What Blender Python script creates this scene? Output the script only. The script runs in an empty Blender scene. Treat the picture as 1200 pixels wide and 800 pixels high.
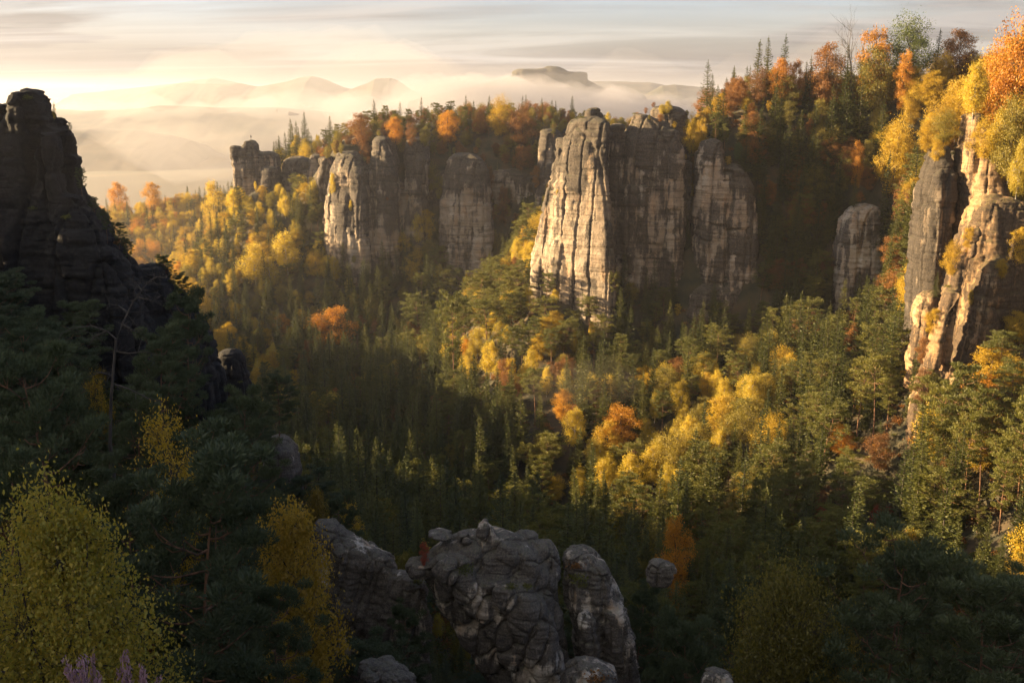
# Autumn morning over a sandstone gorge. Units are metres, the viewpoint is the origin, +Y looks down the valley.
SUN_AZ, SUN_EL, SUN_E, SUN_COL = -80.0, 11.0, 5.0, (1.0, .72, .40)
SKY_S, CLOUD_S, WORLD_S, EXPO = .038 / .1, 1.5, .1, 2.4
CLOUD_OFF = (0, 0, 0)
HAZE_D, MIST_D = 4.5e-5, 4.5e-3
import bpy, math, random
import numpy as np
from mathutils import Vector
from mathutils.bvhtree import BVHTree

random.seed(7)
RNG = np.random.default_rng(11)
rad = math.radians
F, PITCH = 1177.0, rad(13.5)
CP, SP = math.cos(PITCH), math.sin(PITCH)
scene = bpy.context.scene
COL = scene.collection


# ------------------------------------------------------------------ survey helpers
def ray(u, v):
    a, b = (u - 600) / F, (400 - v) / F
    k = CP + b * SP
    return a / k, (b * CP - SP) / k


def P(u, v, Y):
    dx, dz = ray(u, v)
    return np.array((dx * Y, Y, dz * Y))


def proj(p):
    d = p[1] * CP - p[2] * SP
    up = p[1] * SP + p[2] * CP
    return 600 + F * p[0] / d, 400 - F * up / d, d


# ------------------------------------------------------------------ noise
def _h(i, j, k, s):
    n = (i * 73856093) ^ (j * 19349663) ^ (k * 83492791) ^ (s * 2654435)
    n = (n ^ (n >> 13)) * 1274126177
    n = n & 0x7FFFFFFF
    return ((n ^ (n >> 16)) & 0xFFFF) / 65535.0


def vnoise(p, s=0):
    p = np.asarray(p, float)
    i = np.floor(p).astype(np.int64)
    f = p - i
    f = f * f * f * (f * (f * 6 - 15) + 10)
    r = 0
    for a in (0, 1):
        wa = f[:, 0] if a else 1 - f[:, 0]
        for b in (0, 1):
            wb = f[:, 1] if b else 1 - f[:, 1]
            for c in (0, 1):
                wc = f[:, 2] if c else 1 - f[:, 2]
                r = r + wa * wb * wc * _h(i[:, 0] + a, i[:, 1] + b, i[:, 2] + c, s)
    return r


def fbm(p, o=4, s=0):
    p = np.asarray(p, float)
    r, a, t = 0, 1.0, 0
    for k in range(o):
        r = r + a * vnoise(p * 2.03 ** k + 17.3 * k, s + k)
        t += a
        a *= 0.5
    return r / t


def joints(p, w, h, s=0, yaw=.7):
    """straight jointed blocks: a random number per block, distance to the upright joints and to the bedding planes"""
    c_, s_ = math.cos(yaw), math.sin(yaw)
    out = []
    for k, (a, b) in enumerate(((c_, s_), (-s_, c_))):
        u = (p[:, 0] * a + p[:, 1] * b) / w
        u = u + .55 * (vnoise(np.stack([u * .9, u * 0 + k, u * 0], 1), s + k) - .5) + .22 * (fbm(np.stack([p[:, 2] / h * .16, u * .35, u * 0 + k], 1), 3, s + 4 + k) - .5)
        i = np.floor(u); f = u - i
        out += [i.astype(np.int64), np.minimum(f, 1 - f) * w]
    z = p[:, 2] / h + _h(out[0], out[2], out[0] * 0, s + 6) * .8
    z = z + .5 * (vnoise(np.stack([z, out[0] * 3.7, out[2] * 5.1], 1), s + 7) - .5)
    i = np.floor(z).astype(np.int64); f = z - np.floor(z)
    return _h(out[0], out[2], i, s + 8), np.minimum(out[1], out[3]), np.minimum(f, 1 - f) * h


# ------------------------------------------------------------------ mesh helpers
def mk_mesh(name, V, faces_list, mats, mat_idx=None, smooth=False):
    """faces_list: list of int arrays (n,k); one material slot per array unless mat_idx is given."""
    me = bpy.data.meshes.new(name)
    V = np.asarray(V, np.float32)
    me.vertices.add(len(V))
    me.vertices.foreach_set('co', V.ravel())
    nl = sum(f.size for f in faces_list)
    npoly = sum(len(f) for f in faces_list)
    me.loops.add(nl)
    me.polygons.add(npoly)
    me.loops.foreach_set('vertex_index', np.concatenate([f.ravel() for f in faces_list]).astype(np.int32))
    st, mi, o = [], [], 0
    for q, f in enumerate(faces_list):
        st.append(o + np.arange(len(f)) * f.shape[1])
        o += f.size
        mi.append(np.full(len(f), q if mat_idx is None else mat_idx[q]))
    me.polygons.foreach_set('loop_start', np.concatenate(st).astype(np.int32))
    me.polygons.foreach_set('material_index', np.concatenate(mi).astype(np.int32))
    me.polygons.foreach_set('use_smooth', np.full(npoly, smooth))
    for m in mats:
        me.materials.append(m)
    me.update(calc_edges=True)
    return me


def link(name, me, parent=None, loc=None):
    o = bpy.data.objects.new(name, me)
    COL.objects.link(o)
    if parent:
        o.parent = parent
    if loc is not None:
        o.location = loc
    return o


def tag(o, label=None, cat=None, group=None, kind=None):
    if label: o['label'] = label
    if cat: o['category'] = cat
    if group: o['group'] = group
    if kind: o['kind'] = kind
    return o


class MB:
    def __init__(s):
        s.V, s.Q, s.n = [], [], 0

    def add(s, V, Q):
        s.V.append(np.asarray(V, float)); s.Q.append(np.asarray(Q, int) + s.n); s.n += len(V)

    def tube(s, pts, r0, r1, sides=5):
        pts = np.asarray(pts, float)
        n = len(pts)
        t = np.gradient(pts, axis=0)
        t /= np.linalg.norm(t, axis=1)[:, None] + 1e-9
        ref = np.where(np.abs(t[:, 2:3]) > .9, np.array([[1., 0, 0]]), np.array([[0, 0, 1.]]))
        a = np.cross(t, ref); a /= np.linalg.norm(a, axis=1)[:, None] + 1e-9
        b = np.cross(t, a)
        r = np.linspace(r0, r1, n) if np.ndim(r0) == 0 else np.asarray(r0)
        ang = np.linspace(0, 2 * math.pi, sides, endpoint=False)
        ring = a[:, None] * np.cos(ang)[None, :, None] + b[:, None] * np.sin(ang)[None, :, None]
        V = (pts[:, None] + ring * r[:, None, None]).reshape(-1, 3)
        k = np.arange(sides); k2 = (k + 1) % sides
        Q = np.concatenate([np.stack([i * sides + k, i * sides + k2, (i + 1) * sides + k2, (i + 1) * sides + k], 1) for i in range(n - 1)])
        s.add(V, Q)

    def cards(s, C, U, W):
        """diamond leaves: centre C, long half axis U, short half axis W"""
        V = np.stack([C - U, C - W + U * .1, C + U, C + W + U * .1], 1).reshape(-1, 3)
        s.add(V, np.arange(len(V)).reshape(-1, 4))

    def mesh(s, name, mat, smooth=False):
        return mk_mesh(name, np.concatenate(s.V), [np.concatenate(s.Q)], [mat], smooth=smooth)


def unit(n, rng):
    v = rng.normal(size=(n, 3))
    return v / np.linalg.norm(v, axis=1)[:, None]


def leaves(mb, C, rng, size, aspect=.6, up=0.0):
    n = len(C)
    U = unit(n, rng)
    W = np.cross(U, unit(n, rng)); W /= np.linalg.norm(W, axis=1)[:, None] + 1e-9
    s = size * rng.uniform(.6, 1.35, n)[:, None]
    mb.cards(C, U * s, W * s * aspect)


# ------------------------------------------------------------------ materials
def new_mat(name):
    m = bpy.data.materials.new(name)
    m.use_nodes = True
    nt = m.node_tree
    nt.nodes.clear()
    return m, nt, lambda t, **k: mk_node(nt, t, **k)


def mk_node(nt, t, **k):
    n = nt.nodes.new(t)
    for a, b in k.items():
        if a == 'inp':
            for i, v in b.items():
                if isinstance(v, bpy.types.NodeSocket): nt.links.new(v, n.inputs[i])
                else: n.inputs[i].default_value = v
        else: setattr(n, a, b)
    return n


def ramp(nt, fac, stops):
    r = nt.nodes.new('ShaderNodeValToRGB')
    el = r.color_ramp.elements
    while len(el) > 1: el.remove(el[0])
    for i, (p, c) in enumerate(stops):
        e = el[0] if i == 0 else el.new(p)
        e.position = p
        e.color = (*c, 1) if len(c) == 3 else c
    nt.links.new(fac, r.inputs[0])
    return r.outputs[0]


def leaf_mat(name, cols, transl=.35, rough=.6):
    """autumn or needle foliage: hue varies by tree and by leaf spray"""
    m, nt, N = new_mat(name)
    oi = N('ShaderNodeObjectInfo'); ge = N('ShaderNodeNewGeometry')
    mx = N('ShaderNodeMath', operation='MULTIPLY_ADD', inp={0: oi.outputs['Random'], 1: .55})
    ml = N('ShaderNodeMath', operation='MULTIPLY', inp={0: ge.outputs['Random Per Island'], 1: .45})
    nt.links.new(ml.outputs[0], mx.inputs[2])
    k = len(cols)
    c = ramp(nt, mx.outputs[0], [(i / (k - 1), cols[i]) for i in range(k)])
    d = N('ShaderNodeBsdfDiffuse', inp={'Color': c})
    t = N('ShaderNodeBsdfTranslucent', inp={'Color': c})
    g = N('ShaderNodeBsdfGlossy', inp={'Roughness': rough, 'Color': (1, 1, 1, 1)})
    a = N('ShaderNodeMixShader', inp={0: transl, 1: d.outputs[0], 2: t.outputs[0]})
    b = N('ShaderNodeMixShader', inp={0: .025, 1: a.outputs[0], 2: g.outputs[0]})
    o = N('ShaderNodeOutputMaterial', inp={0: b.outputs[0]})
    return m


def bark_mat(name, c0, c1, scale=3.0):
    m, nt, N = new_mat(name)
    tc = N('ShaderNodeTexCoord')
    mp = N('ShaderNodeMapping', inp={0: tc.outputs['Object'], 'Scale': (scale, scale, scale * .25)})
    n = N('ShaderNodeTexNoise', inp={'Vector': mp.outputs[0], 'Scale': 1.0, 'Detail': 4.0})
    c = ramp(nt, n.outputs[0], [(.35, c0), (.65, c1)])
    b = N('ShaderNodeBsdfPrincipled', inp={'Base Color': c, 'Roughness': .9})
    N('ShaderNodeOutputMaterial', inp={0: b.outputs[0]})
    return m


def rock_mat(name, s=1.0, pale=.5, lich=.5, weather=(-42, 2, .34), tint=(1, 1, 1)):
    """sandstone: pale fresh faces, black weathering crust in patches and streaks, bedding lines, lichen on ledges"""
    m, nt, N = new_mat(name)
    geo = N('ShaderNodeNewGeometry')
    pos = geo.outputs['Position']

    def noise(sc, det=5, stretch=(1, 1, 1), rough=.55):
        mp = N('ShaderNodeMapping', inp={0: pos, 'Scale': tuple(sc * q / s for q in stretch)})
        return N('ShaderNodeTexNoise', inp={'Vector': mp.outputs[0], 'Scale': 1.0, 'Detail': float(det), 'Roughness': rough}).outputs[0]

    big = noise(.055, 6)
    streak = noise(.30, 5, (1, 1, .12), .62)
    bed = noise(.9, 4, (.05, .05, 1), .6)
    fine = noise(1.6, 6, (1, 1, .7), .7)
    base = ramp(nt, noise(.12, 5, (1, 1, .6)), [(.3, (.19, .14, .095)), (.5, (.29, .225, .155)), (.7, (.38, .325, .25))])
    iron = N('ShaderNodeMixRGB', blend_type='MIX', inp={0: ramp(nt, noise(.2, 4, (1, 1, .3)), [(.52, (0, 0, 0)), (.7, (.6, .6, .6))]), 1: base, 2: (.36, .21, .10, 1)})
    crust = N('ShaderNodeMath', operation='ADD', inp={0: big, 1: N('ShaderNodeMath', operation='MULTIPLY', inp={0: streak, 1: .8}).outputs[0]})
    zc = N('ShaderNodeMapRange', inp={0: N('ShaderNodeSeparateXYZ', inp={0: pos}).outputs[2], 1: weather[0], 2: weather[1], 3: 0.0, 4: weather[2]}).outputs[0]
    crust = N('ShaderNodeMath', operation='ADD', inp={0: crust.outputs[0], 1: zc})
    cf = ramp(nt, N('ShaderNodeMath', operation='MULTIPLY', inp={0: crust.outputs[0], 1: .55}).outputs[0],
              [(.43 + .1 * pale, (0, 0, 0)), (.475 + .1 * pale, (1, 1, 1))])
    c1 = N('ShaderNodeMixRGB', inp={0: cf, 1: iron.outputs[0], 2: ramp(nt, fine, [(.3, (.035, .027, .020)), (.7, (.105, .082, .058))])})
    bl = N('ShaderNodeMixRGB', blend_type='MULTIPLY', inp={0: .55, 1: c1.outputs[0], 2: ramp(nt, bed, [(.38, (.35, .33, .3)), (.5, (1, 1, 1))])})
    gr = N('ShaderNodeMixRGB', blend_type='MULTIPLY', inp={0: .6, 1: bl.outputs[0], 2: ramp(nt, fine, [(.3, (.55, .55, .55)), (.65, (1.1, 1.1, 1.1))])})
    # lichen and grass on surfaces that look up
    nz = N('ShaderNodeSeparateXYZ', inp={0: geo.outputs['Normal']}).outputs[2]
    up = N('ShaderNodeMath', operation='MULTIPLY', inp={0: ramp(nt, nz, [(.3, (0, 0, 0)), (.75, (1, 1, 1))]), 1: ramp(nt, noise(.7, 4), [(.4, (0, 0, 0)), (.6, (lich, lich, lich))])})
    c3 = N('ShaderNodeMixRGB', inp={0: up.outputs[0], 1: gr.outputs[0], 2: (.10, .095, .045, 1)})
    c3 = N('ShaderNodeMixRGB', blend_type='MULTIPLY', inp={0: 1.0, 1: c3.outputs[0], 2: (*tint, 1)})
    bm = N('ShaderNodeMath', operation='ADD', inp={0: fine, 1: N('ShaderNodeMath', operation='MULTIPLY', inp={0: bed, 1: 1.2}).outputs[0]})
    bp = N('ShaderNodeBump', inp={'Strength': .9, 'Distance': .7 * s, 'Height': bm.outputs[0]})
    b = N('ShaderNodeBsdfPrincipled', inp={'Base Color': c3.outputs[0], 'Roughness': .9, 'Normal': bp.outputs[0]})
    N('ShaderNodeOutputMaterial', inp={0: b.outputs[0]})
    return m


def ground_mat():
    m, nt, N = new_mat('forest floor and fields')
    geo = N('ShaderNodeNewGeometry'); pos = geo.outputs['Position']
    n1 = N('ShaderNodeTexNoise', inp={'Vector': pos, 'Scale': .15, 'Detail': 6.0})
    near = ramp(nt, n1.outputs[0], [(.35, (.018, .022, .010)), (.5, (.045, .038, .018)), (.65, (.075, .05, .022))])
    vo = N('ShaderNodeTexVoronoi', inp={'Vector': pos, 'Scale': .0035})
    fld = ramp(nt, N('ShaderNodeSeparateColor', inp={0: vo.outputs['Color']}).outputs[0], [(.0, (.04, .05, .018)), (.4, (.07, .062, .03)), (.7, (.045, .05, .022)), (1, (.085, .072, .04))])
    n2 = N('ShaderNodeTexNoise', inp={'Vector': pos, 'Scale': .0016, 'Detail': 5.0})
    far = N('ShaderNodeMixRGB', inp={0: ramp(nt, n2.outputs[0], [(.47, (0, 0, 0)), (.53, (1, 1, 1))]), 1: fld, 2: (.03, .035, .02, 1)})
    z = N('ShaderNodeSeparateXYZ', inp={0: pos})
    k = ramp(nt, N('ShaderNodeMath', operation='MULTIPLY', inp={0: z.outputs[1], 1: .00025}).outputs[0], [(.5, (0, 0, 0)), (.6, (1, 1, 1))])
    c = N('ShaderNodeMixRGB', inp={0: k, 1: near, 2: far.outputs[0]})
    bp = N('ShaderNodeBump', inp={'Strength': .8, 'Distance': 1.0, 'Height': n1.outputs[0]})
    b = N('ShaderNodeBsdfPrincipled', inp={'Base Color': c.outputs[0], 'Roughness': 1.0, 'Normal': bp.outputs[0]})
    N('ShaderNodeOutputMaterial', inp={0: b.outputs[0]})
    return m


# ------------------------------------------------------------------ terrain
CTRL = []
def g(x, y, z): CTRL.append((x, y, z))
def gp(u, v, Y, h=0):
    p = P(u, v, Y); CTRL.append((p[0], p[1], p[2] - h))
# beneath and beside the viewpoint
for q in [(0, -30, -3), (0, 2, -5), (0, 18, -27), (-3, 45, -50), (25, 45, -55), (-30, 40, -32), (-22, 62, -46), (-60, 60, -26), (-70, 100, -26),
          (-45, 95, -40), (-20, 95, -62), (-40, 135, -50), (-18, 135, -84), (-95, 130, -14), (-100, 60, -10), (60, 40, -45), (110, 60, -35),
          (30, 85, -76), (5, 110, -84), (35, 110, -86), (70, 110, -80), (110, 120, -68), (160, 130, -40), (-8, 150, -98),
          (-45, 190, -92), (-90, 190, -60), (-60, 260, -118), (-120, 270, -100), (-60, 390, -146), (0, 240, -122), (-5, 320, -143), (60, 190, -108),
          (55, 250, -128), (50, 300, -131), (95, 190, -96), (100, 240, -102), (85, 270, -108), (145, 200, -66), (118, 285, -80), (150, 230, -66), (165, 255, -30), (190, 262, -4),
          (150, 284, -14), (156, 300, 4), (175, 300, 10), (205, 300, 24), (240, 200, -5), (190, 200, -40), (140, 302, -26), (158, 325, 0), (146, 340, -72), (136, 330, -88), (148, 386, -80), (142, 400, -76), (185, 350, 14), (140, 356, -80), (112, 300, -96), (116, 320, -94), (123, 342, -90), (126, 362, -96), (166, 384, -50), (152, 384, -40), (98, 442, -16), (124, 440, -10), (150, 436, -5), (172, 412, -2), (40, 480, -42), (40, 530, -30),
          (104, 408, -82), (124, 410, -66), (108, 380, -102), (84, 318, -102), (86, 372, -102), (132, 378, -88), (120, 340, -92), (104, 300, -98), (190, 440, 0), (150, 490, -14), (220, 420, 10), (100, 540, -26), (240, 600, -14)]: g(*q)
# hill of pines below the tall tower, base of the towers
for q in [(640, 345, 420, 4), (720, 372, 412, 6), (800, 385, 408, 8), (870, 390, 402, 8), (600, 350, 432, 14), (560, 400, 425, 14), (520, 450, 420, 14), (640, 420, 385, 14),
          (640, 480, 345, 14), (720, 430, 372, 14), (780, 430, 360, 14), (560, 330, 520, 14), (480, 400, 520, 18)]: gp(*q)
# second cliff, its plateau and its foot; far forest
for q in [(400, 178, 645, 0), (480, 172, 640, 0), (560, 170, 640, 0), (620, 165, 640, 0), (690, 175, 640, 0), (500, 175, 760, 0), (640, 170, 760, 0),
          (385, 290, 612, 10), (450, 300, 606, 10), (520, 305, 600, 10), (590, 310, 600, 10), (650, 310, 580, 10),
          (300, 228, 690, 8), (340, 225, 680, 8), (330, 195, 735, 0), (300, 300, 700, 18), (250, 260, 770, 18), (180, 250, 800, 18), (130, 235, 850, 20), (200, 222, 850, 20), (60, 250, 850, 20),
          (-60, 260, 850, 25), (150, 320, 640, 18), (0, 320, 640, 18), (250, 360, 560, 18), (330, 370, 560, 18), (400, 390, 540, 18), (300, 430, 470, 18), (400, 440, 470, 18), (200, 430, 460, 18), (50, 430, 460, 18)]: gp(*q)
for q in [(-300, 940, -130), (-120, 880, -75), (0, 900, -70), (-450, 900, -150), (-200, 430, -120), (-330, 500, -125), (-200, 180, -60), (-330, 250, -80), (-200, 50, -10), (-420, 100, -60), (-480, 400, -120)]: g(*q)
CT = np.array(CTRL)


def _tps(r2): return -np.sqrt(r2 + .012)


def _fit():
    X = CT[:, :2] / 100
    n = len(X)
    K = _tps(((X[:, None] - X[None]) ** 2).sum(2)) - .0 * np.eye(n)
    A = np.zeros((n + 3, n + 3)); A[:n, :n] = K; A[:n, n] = 1; A[:n, n + 1:] = X; A[n, :n] = 1; A[n + 1:, :n] = X.T
    return X, np.linalg.solve(A, np.concatenate([CT[:, 2], np.zeros(3)]))
_X, _W = _fit()


def sstep(a, b, x):
    t = np.clip((x - a) / (b - a), 0, 1)
    return t * t * (3 - 2 * t)


def ground_z(x, y):
    x = np.atleast_1d(np.asarray(x, float)); y = np.atleast_1d(np.asarray(y, float))
    cx, cy = np.clip(x, -480, 300), np.clip(y, -40, 960)
    q = np.stack([cx, cy], 1) / 100
    out = np.zeros(len(q))
    for i in range(0, len(q), 20000):
        d = ((q[i:i + 20000, None] - _X[None]) ** 2).sum(2)
        r = _tps(d) @ _W[:-3] + _W[-3] + q[i:i + 20000] @ _W[-2:]
        wt = 1 / (d + .012) ** 2.5
        wt /= wt.sum(1)[:, None]
        S = wt @ CT[:, 2]
        sg = np.sqrt(np.maximum(wt @ CT[:, 2] ** 2 - S * S, 0)) * .9 + 1.5
        out[i:i + 20000] = np.clip(r, S - sg, S + sg)
    out = np.clip(out, -160, 40)
    p = np.stack([x, y, np.zeros_like(x)], 1)
    out += 7 * (fbm(p / 38, 4, 3) - .5) * sstep(20, 60, np.hypot(x, y))
    plain = -215 + 60 * (fbm(p / 900, 4, 5) - .5) + 90 * sstep(1500, 9000, np.hypot(x, y)) * (fbm(p / 2600, 3, 9) - .2)
    w = np.maximum(sstep(930, 1250, y), sstep(430, 800, -x))
    w = np.maximum(w, sstep(2200, 3600, x))
    return out * (1 - w) + plain * w


def axis(lo, hi, st, far):
    a = list(np.arange(lo, hi + .1, st)); s = st; p = hi
    while p < far: s *= 1.17; p += s; a.append(p)
    s = st; p = lo
    while p > -far: s *= 1.17; p -= s; a.insert(0, p)
    return np.array(a)


gx, gy = axis(-440, 290, 4, 15000), axis(-40, 960, 4, 15000)
XX, YY = np.meshgrid(gx, gy)
ZZ = ground_z(XX.ravel(), YY.ravel())
TV = np.stack([XX.ravel(), YY.ravel(), ZZ], 1)
nx, ny = len(gx), len(gy)
ii = (np.arange(ny - 1)[:, None] * nx + np.arange(nx - 1)[None]).ravel()
TQ = np.stack([ii, ii + 1, ii + nx + 1, ii + nx], 1)
M_GROUND = ground_mat()
tag(link('ground', mk_mesh('ground', TV, [TQ], [M_GROUND], smooth=True)), kind='structure')

# ------------------------------------------------------------------ rocks
ROCKS = []


def pillar_mesh(secs, Y, dep, ext=14, shear=0.0, n=2.8, ylean=0.0, rt=.45, nside=28, yaw=0.0):
    secs = sorted(secs)
    pts = []
    for v, a, b in secs:
        pa, pb = P(a, v, Y), P(b, v, Y)
        pts.append((pa[2], (pa[0] + pb[0]) / 2, (pb[0] - pa[0]) / 2))
    pts = np.array(pts)
    z = np.concatenate([np.linspace(pts[0, 0], pts[-1, 0], 26), [pts[-1, 0] - ext * .5, pts[-1, 0] - ext]])
    o = np.argsort(pts[:, 0])
    cx = np.interp(z, pts[o, 0], pts[o, 1]); hw = np.interp(z, pts[o, 0], pts[o, 2])
    # sharpen top rounding
    R = max(rt * hw[0], .3)
    zt = pts[0, 0]
    extra = zt - R * np.array([0, .04, .12, .28, .5, .75, 1.0])
    z = np.unique(np.concatenate([extra, z]))[::-1]
    cx = np.interp(z, pts[o, 0], pts[o, 1]); hw = np.interp(z, pts[o, 0], pts[o, 2])
    t = np.clip((zt - z) / R, 0, 1)
    f = np.sqrt(np.clip(1 - (1 - t) ** 2, 0, 1)) * .93 + .07
    wmax = hw.max()
    ang = np.linspace(0, 2 * math.pi, nside, endpoint=False)
    ca, sa = np.cos(ang), np.sin(ang)
    sx = np.sign(ca) * np.abs(ca) ** (2 / n); sy = np.sign(sa) * np.abs(sa) ** (2 / n)
    V = []
    for k in range(len(z)):
        d = dep * (hw[k] / wmax) ** .6 * f[k]
        x = cx[k] + sx * hw[k] * f[k]
        y = Y + ylean * (z[k] - z[0]) + sy * d + shear * sx * hw[k] * f[k]
        V.append(np.stack([x, y, np.full(nside, z[k])], 1))
    V.append(np.array([[cx[0], Y, z[0] + .02]])); V.append(np.array([[cx[-1], Y + ylean * (z[-1] - z[0]), z[-1] - .02]]))
    k = np.arange(nside); k2 = (k + 1) % nside
    Q = np.concatenate([np.stack([i * nside + k, i * nside + k2, (i + 1) * nside + k2, (i + 1) * nside + k], 1)[:, ::-1] for i in range(len(z) - 1)])
    nt_ = len(z) * nside
    T = np.concatenate([np.stack([np.full(nside, nt_), k, k2], 1), np.stack([np.full(nside, nt_ + 1), (len(z) - 1) * nside + k2, (len(z) - 1) * nside + k], 1)])
    return np.concatenate(V), Q, T


def blob_mesh(c, r, rot=(0, 0, 0)):
    """rounded boulder"""
    from mathutils import Euler
    n, m = 20, 12
    th = np.linspace(0, math.pi, m + 1)[1:-1]; ph = np.linspace(0, 2 * math.pi, n, endpoint=False)
    V = np.array([[math.sin(a) * math.cos(b), math.sin(a) * math.sin(b), math.cos(a)] for a in th for b in ph] + [[0, 0, 1], [0, 0, -1]])
    V = np.sign(V) * np.abs(V) ** .72 * np.array(r)
    R = np.array(Euler(rot).to_matrix())
    V = V @ R.T + np.array(c)
    k = np.arange(n); k2 = (k + 1) % n
    Q = np.concatenate([np.stack([i * n + k, (i + 1) * n + k, (i + 1) * n + k2, i * n + k2], 1) for i in range(m - 2)])
    t = (m - 1) * n
    T = np.concatenate([np.stack([np.full(n, t), k, k2], 1), np.stack([np.full(n, t + 1), (m - 2) * n + k2, (m - 2) * n + k], 1)])
    return V, Q, T


def rock(name, parts, voxel, mat, s=1.0, label=None, seed=0, amp=1.0, cat='rock', strata=1.0, joint=1.0, round_=1.0, tilt=0.0, cell=1.0, pillow=0.0, fine=1.0, long=1.0):
    Vs, Qs, Ts, o = [], [], [], 0
    for V, Q, T in parts:
        Vs.append(V); Qs.append(Q + o); Ts.append(T + o); o += len(V)
    me = mk_mesh('tmp', np.concatenate(Vs), [np.concatenate(Qs), np.concatenate(Ts)], [], mat_idx=[0, 0])
    ob = bpy.data.objects.new('tmp', me); COL.objects.link(ob)
    md = ob.modifiers.new('r', 'REMESH'); md.mode = 'VOXEL'; md.voxel_size = voxel
    dg = bpy.context.evaluated_depsgraph_get()
    ev = ob.evaluated_get(dg); em = ev.to_mesh()
    nv = len(em.vertices)
    V = np.empty(nv * 3, np.float32); em.vertices.foreach_get('co', V); V = V.reshape(-1, 3).astype(float)
    N = np.empty(nv * 3, np.float32); em.vertex_normals.foreach_get('vector', N); N = N.reshape(-1, 3).astype(float)
    L = np.empty(len(em.loops), np.int32); em.loops.foreach_get('vertex_index', L)
    Qf = L.reshape(-1, 4)
    # smooth the voxel steps
    e = np.concatenate([Qf[:, [0, 1]], Qf[:, [1, 2]], Qf[:, [2, 3]], Qf[:, [3, 0]]])
    for _ in range(2):
        acc = np.zeros_like(V); cnt = np.zeros(nv)
        np.add.at(acc, e[:, 0], V[e[:, 1]]); np.add.at(cnt, e[:, 0], 1)
        V = V * .4 + .6 * acc / cnt[:, None]
    ev.to_mesh_clear(); bpy.data.objects.remove(ob); bpy.data.meshes.remove(me)
    p = V / s
    H = N.copy(); H[:, 2] *= .25
    big = (fbm(p * .075 + seed, 4, seed) - .5) * 4.0 * round_
    med = (fbm(p * .3, 4, seed + 5) - .5) * 1.2
    ct, st_ = math.cos(rad(tilt)), math.sin(rad(tilt))
    wp = p + (.5 if not pillow else 1.1) * (np.stack([fbm(p * .2 + 31 * k, 3, seed + 40 + k) for k in range(3)], 1) - .5)
    wp = np.stack([wp[:, 0] * ct - wp[:, 2] * st_, wp[:, 1], wp[:, 0] * st_ + wp[:, 2] * ct], 1)
    c1, v1, h1 = joints(wp, 7.0 * cell, 11.0 * cell * long, seed + 11)
    c2, v2, h2 = joints(wp, 2.8 * cell, 2.3 * cell, seed + 15, .5)
    blk = (c1 - .5) * 2.2 - 1.7 * np.exp(-(v1 / .42) ** 2) - .9 * np.exp(-(h1 / .4) ** 2)
    blk = blk + ((c2 - .5) * .8 - .35 * np.exp(-(v2 / .3) ** 2) - .5 * np.exp(-(h2 / .28) ** 2)) * sstep(.25, .75, fbm(p * .06, 3, seed + 61)) * fine
    if pillow: blk = blk - pillow * (np.clip(1 - v1 / (1.9 * cell), 0, 1) ** 2 * 2.2 + np.clip(1 - h1 / (1.9 * cell), 0, 1) ** 2 * .8)
    zz = p[:, 2] + 3.0 * (vnoise(p * .04, seed + 7) - .5) + .12 * p[:, 0]
    wob = vnoise(np.stack([p[:, 0] * .10, p[:, 1] * .10, zz * .3], 1), seed + 3)
    l1 = vnoise(np.stack([p[:, 0] * .02, p[:, 1] * .02, zz / 2.3], 1), seed + 8)
    l2 = vnoise(np.stack([p[:, 0] * .06, p[:, 1] * .06, zz / .8], 1), seed + 9)
    lay = ((l1 - .5) * 1.3 - 1.2 * np.exp(-((l1 - .5) / .07) ** 2)) * sstep(.35, .65, wob) - .4 * np.exp(-((l2 - .5) / .1) ** 2)
    jn = fbm(np.stack([p[:, 0] * .13, p[:, 1] * .13, p[:, 2] * .018], 1), 3, seed + 21)
    jt = (fbm(np.stack([p[:, 0] * .2, p[:, 1] * .2, p[:, 2] * .05], 1), 3, seed + 33) - .5) * 1.2
    V = V + (N * (big + med)[:, None] + H * (lay * strata + (jt + blk) * joint)[:, None]) * s * amp
    me = mk_mesh(name, V, [Qf], [mat], smooth=True)
    ob = link(name, me)
    tag(ob, label, cat)
    ROCKS.append((V, Qf))
    return ob


ROCK_A = rock_mat('tower sandstone', 1.0, .5, .45)
ROCK_B = rock_mat('far sandstone', 1.2, .42, .5, (-60, -20, .2))
ROCK_P = rock_mat('pale grey sandstone', .8, .62, .4, (-120, 60, .05), (1.5, 1.6, 1.7))
ROCK_R = rock_mat('rib sandstone', .7, .45, .9, (-120, 60, .1), (1.15, .95, .70))
ROCK_K = rock_mat('stained and shade dimmed sandstone', .7, -.1, .5, (-120, 60, .1), (.62, .62, .62))  # dark crust and tint paint in shade, since the sun reaches this cliff
ROCK_D = rock_mat('near dark sandstone', .3, .15, .3, (-100, -40, .08), (1.85, 1.98, 2.15))
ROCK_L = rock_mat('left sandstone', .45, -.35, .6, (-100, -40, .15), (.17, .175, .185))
ROCK_C = rock_mat('stained tower sandstone', .9, .1, .4, (-30, 2, .2), (1.35, 1.32, 1.3))


def pm(*a, **k): return pillar_mesh(*a, **k)


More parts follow.
